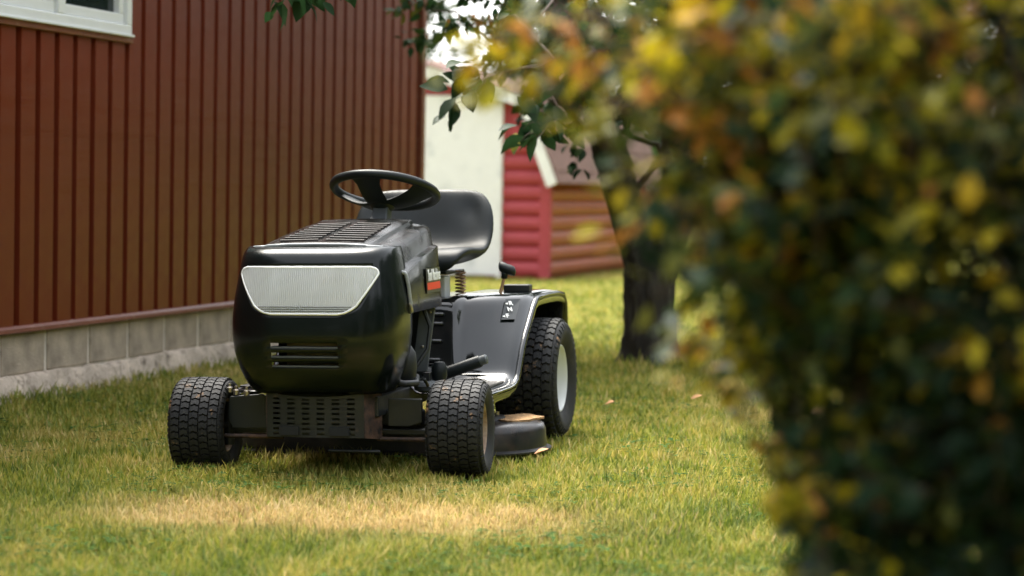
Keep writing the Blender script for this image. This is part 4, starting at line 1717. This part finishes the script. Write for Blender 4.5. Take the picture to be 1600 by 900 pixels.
# unseen woods added behind the camera and to the right, to darken reflections
for (cx, cy, hx, hy, n2, lab) in ((0., -15., 34., 2.5, 9000, 'unseen tall woods added behind the camera for dark reflections and shade'),
                                  (22., 16., 2.5, 30., 9000, 'unseen tall woods added opposite the barn wall to darken it')):
    r5 = np.random.default_rng(int(cx) + 77)
    px_ = cx + r5.uniform(-1, 1, n2) * hx
    py_ = cy + r5.uniform(-1, 1, n2) * hy
    al = px_ if hx > hy else py_
    pz_ = r5.random(n2) ** .85 * (11.0 + 2.2 * np.sin(al * .4) + 1.5 * np.sin(al * 1.1 + 1))
    pos = np.stack([px_, py_, pz_], 1)
    d = r5.normal(0, 1, (n2, 3)); up = r5.normal(0, .8, (n2, 3)); up[:, 2] += .5
    o = leaf_cloud('woods', pos, d, up, r5.uniform(.8, 1.5, n2), np.clip(r5.beta(2, 2.5, n2), 0, 1), M['far_leaf'], None, 'stuff')
    tag(o, lab, 'woods', kind='stuff')

# ------------------------------------------------------------------ grass
def vnoise(x, y, f, seed):
    r3 = np.random.default_rng(seed)
    tab = r3.random((64, 64))
    X, Y = x * f + 31.7, y * f + 17.3
    i, j = np.floor(X).astype(int), np.floor(Y).astype(int)
    a, c = X - i, Y - j
    a, c = a * a * (3 - 2 * a), c * c * (3 - 2 * c)
    g_ = lambda p, q: tab[p % 64, q % 64]
    return (g_(i, j) * (1 - a) + g_(i + 1, j) * a) * (1 - c) + (g_(i, j + 1) * (1 - a) + g_(i + 1, j + 1) * a) * c


def lawn_fields(x, y):
    n = .6 * vnoise(x, y, 1.1, 1) + .4 * vnoise(x, y, 3.7, 2)
    fine = vnoise(x, y, 9.0, 3)
    # strip of scorched turf before the mower
    p = np.exp(-((y - 6.62 + .22 * (x + .45) * .3) / .32) ** 2) * (1 / (1 + np.exp((x - .22) / .10))) * (1 / (1 + np.exp(-(x + 1.15) / .08)))
    dry = p * (.75 + .8 * fine * vnoise(x, y, 4.0, 9) * 2) + np.clip((n - .60) * 2.2, 0, .6) * .7
    return np.clip(dry, 0, 1), n


def off_wall(x, y):
    """distance in front of the barn wall"""
    return (x - WP[0]) * math.cos(WA) - (y - WP[1]) * math.sin(WA)


NB = 300000
y = 1 / (1 / 4.6 + (1 / 34 - 1 / 4.6) * rng.random(NB))       # even on the picture, thinner with distance
x = rng.uniform(-1, 1, NB) * (.245 * y + 1.0)
keep = (off_wall(x, y) > .03) | (y > WP[1] + 5.98 * math.cos(WA) + .1)
x, y = x[keep], y[keep]
n_ = len(x)
dry, nz = lawn_fields(x, y)
cl_ = vnoise(x, y, 7.0, 5)
h = .018 + .020 * rng.random(n_) + .020 * np.clip(vnoise(x, y, 2.2, 4) - .35, 0, 1) + .022 * np.clip(cl_ - .5, 0, 1)
h *= 1 - .25 * dry
tallm = rng.random(n_) < .03
h[tallm] *= 1.5
edge = (np.abs(off_wall(x, y)) < .12) | (np.hypot(x - TB.x, y - TB.y) < .30)
h[edge] *= 1.6
wv_ = .0024 * (1 + (y - 5) * .10) * rng.uniform(.7, 1.3, n_)
az = rng.uniform(0, 2 * np.pi, n_)
ln = h * rng.uniform(.15, .95, n_)
dx, dy = np.cos(az), np.sin(az)
sx, sy = -dy, dx
b0 = np.stack([x - sx * wv_, y - sy * wv_, np.zeros(n_) - .002], 1)
b1 = np.stack([x + sx * wv_, y + sy * wv_, np.zeros(n_) - .002], 1)
mx_, my_ = x + dx * ln * .35, y + dy * ln * .35
m0 = np.stack([mx_ - sx * wv_ * .8, my_ - sy * wv_ * .8, h * .58], 1)
m1 = np.stack([mx_ + sx * wv_ * .8, my_ + sy * wv_ * .8, h * .58], 1)
tp = np.stack([x + dx * ln, y + dy * ln, h], 1)
V = np.stack([b0, b1, m1, m0, tp], 1).reshape(-1, 3)
k5 = (np.arange(n_) * 5)[:, None]
Q = k5 + np.array([[0, 1, 2, 3]])
T = k5 + np.array([[3, 2, 4]])
rv = np.clip(.58 * rng.random(n_) + .42 * nz + .42 * (cl_ - .5) + .22 * (vnoise(x, y, 18., 6) - .5) + .12, 0, 1)
dv = np.clip(dry * rng.uniform(.5, 1.5, n_) + (rng.random(n_) < .05) * .6, 0, 1)
me = np_mesh('grass', V, [Q, T], M['blade'], {'rnd': np.repeat(rv, 5), 'dry': np.repeat(dv, 5)})
grass = link('grass', me)
tag(grass, 'short uneven grass blades of the lawn with straw coloured dry patches', 'grass', kind='stuff')

# clover and small weeds between the blades
NC = 16000
y = 1 / (1 / 4.8 + (1 / 14 - 1 / 4.8) * rng.random(NC))
x = rng.uniform(-1, 1, NC) * (.245 * y + .6)
dry, nz = lawn_fields(x, y)
cl = vnoise(x, y, 2.6, 21)
keep = (off_wall(x, y) > .04) & (cl > .48) & (dry < .35)
x, y = x[keep], y[keep]
n_ = len(x)
pos, dd, uu, ss, vv = [], [], [], [], []
zz = rng.uniform(.014, .036, n_)
sz = rng.uniform(.010, .018, n_)
big = rng.random(n_) < .05
sz[big] *= 2.1
a0_ = rng.uniform(0, 6.28, n_)
for k in range(3):
    a = a0_ + k * 2.094
    pos.append(np.stack([x, y, zz], 1))
    dd.append(np.stack([np.cos(a), np.sin(a), rng.uniform(-.1, .35, n_)], 1))
    u_ = rng.normal(0, .15, (n_, 3)); u_[:, 2] += 1
    uu.append(u_); ss.append(sz * 1.0); vv.append(rng.uniform(.05, .55, n_))
pos, dd, uu, ss, vv = map(np.concatenate, (pos, dd, uu, ss, vv))
M['clover'] = leaf_mat('clover_leaves', [(0, (.025, .065, .010)), (.6, (.065, .125, .018)), (1, (.12, .17, .03))], 'attr', rough=.9, trans=.3)
o = leaf_cloud('clover', pos, dd, uu, ss, vv, M['clover'], None, 'stuff')
tag(o, 'small round leaved clover growing among the grass', 'clover', kind='stuff')

# fallen leaves
for (x, y, s, lab, tilt) in ((1.27, 9.55, .085, 'large pale curled fallen leaf on the grass beside the shrub', .5),
                             (.83, 10.25, .055, 'small brown fallen leaf on the shaded grass below the forked tree', .3),
                             (.09, 8.02, .055, 'tan fallen leaf on the grass beside the mower deck', .25),
                             (.42, 9.9, .05, 'dark fallen leaf on the grass behind the rear wheel', .35)):
    V = LEAF_V.copy() * s * np.array([1, 1.15, 1])
    V[:, 2] += .9 * np.abs(V[:, 1]) ** 1.3 + .35 * V[:, 0] ** 2 / s
    me = np_mesh('fallen_leaf', V, LEAF_T, M['fallen'])
    o = link('fallen_leaf', me, None, (x, y, .040), (tilt, -.15, rng.uniform(-.5, .5)))
    solid(o, .0012, 0)
    tag(o, lab, 'leaf', 'fallen leaves on the lawn')
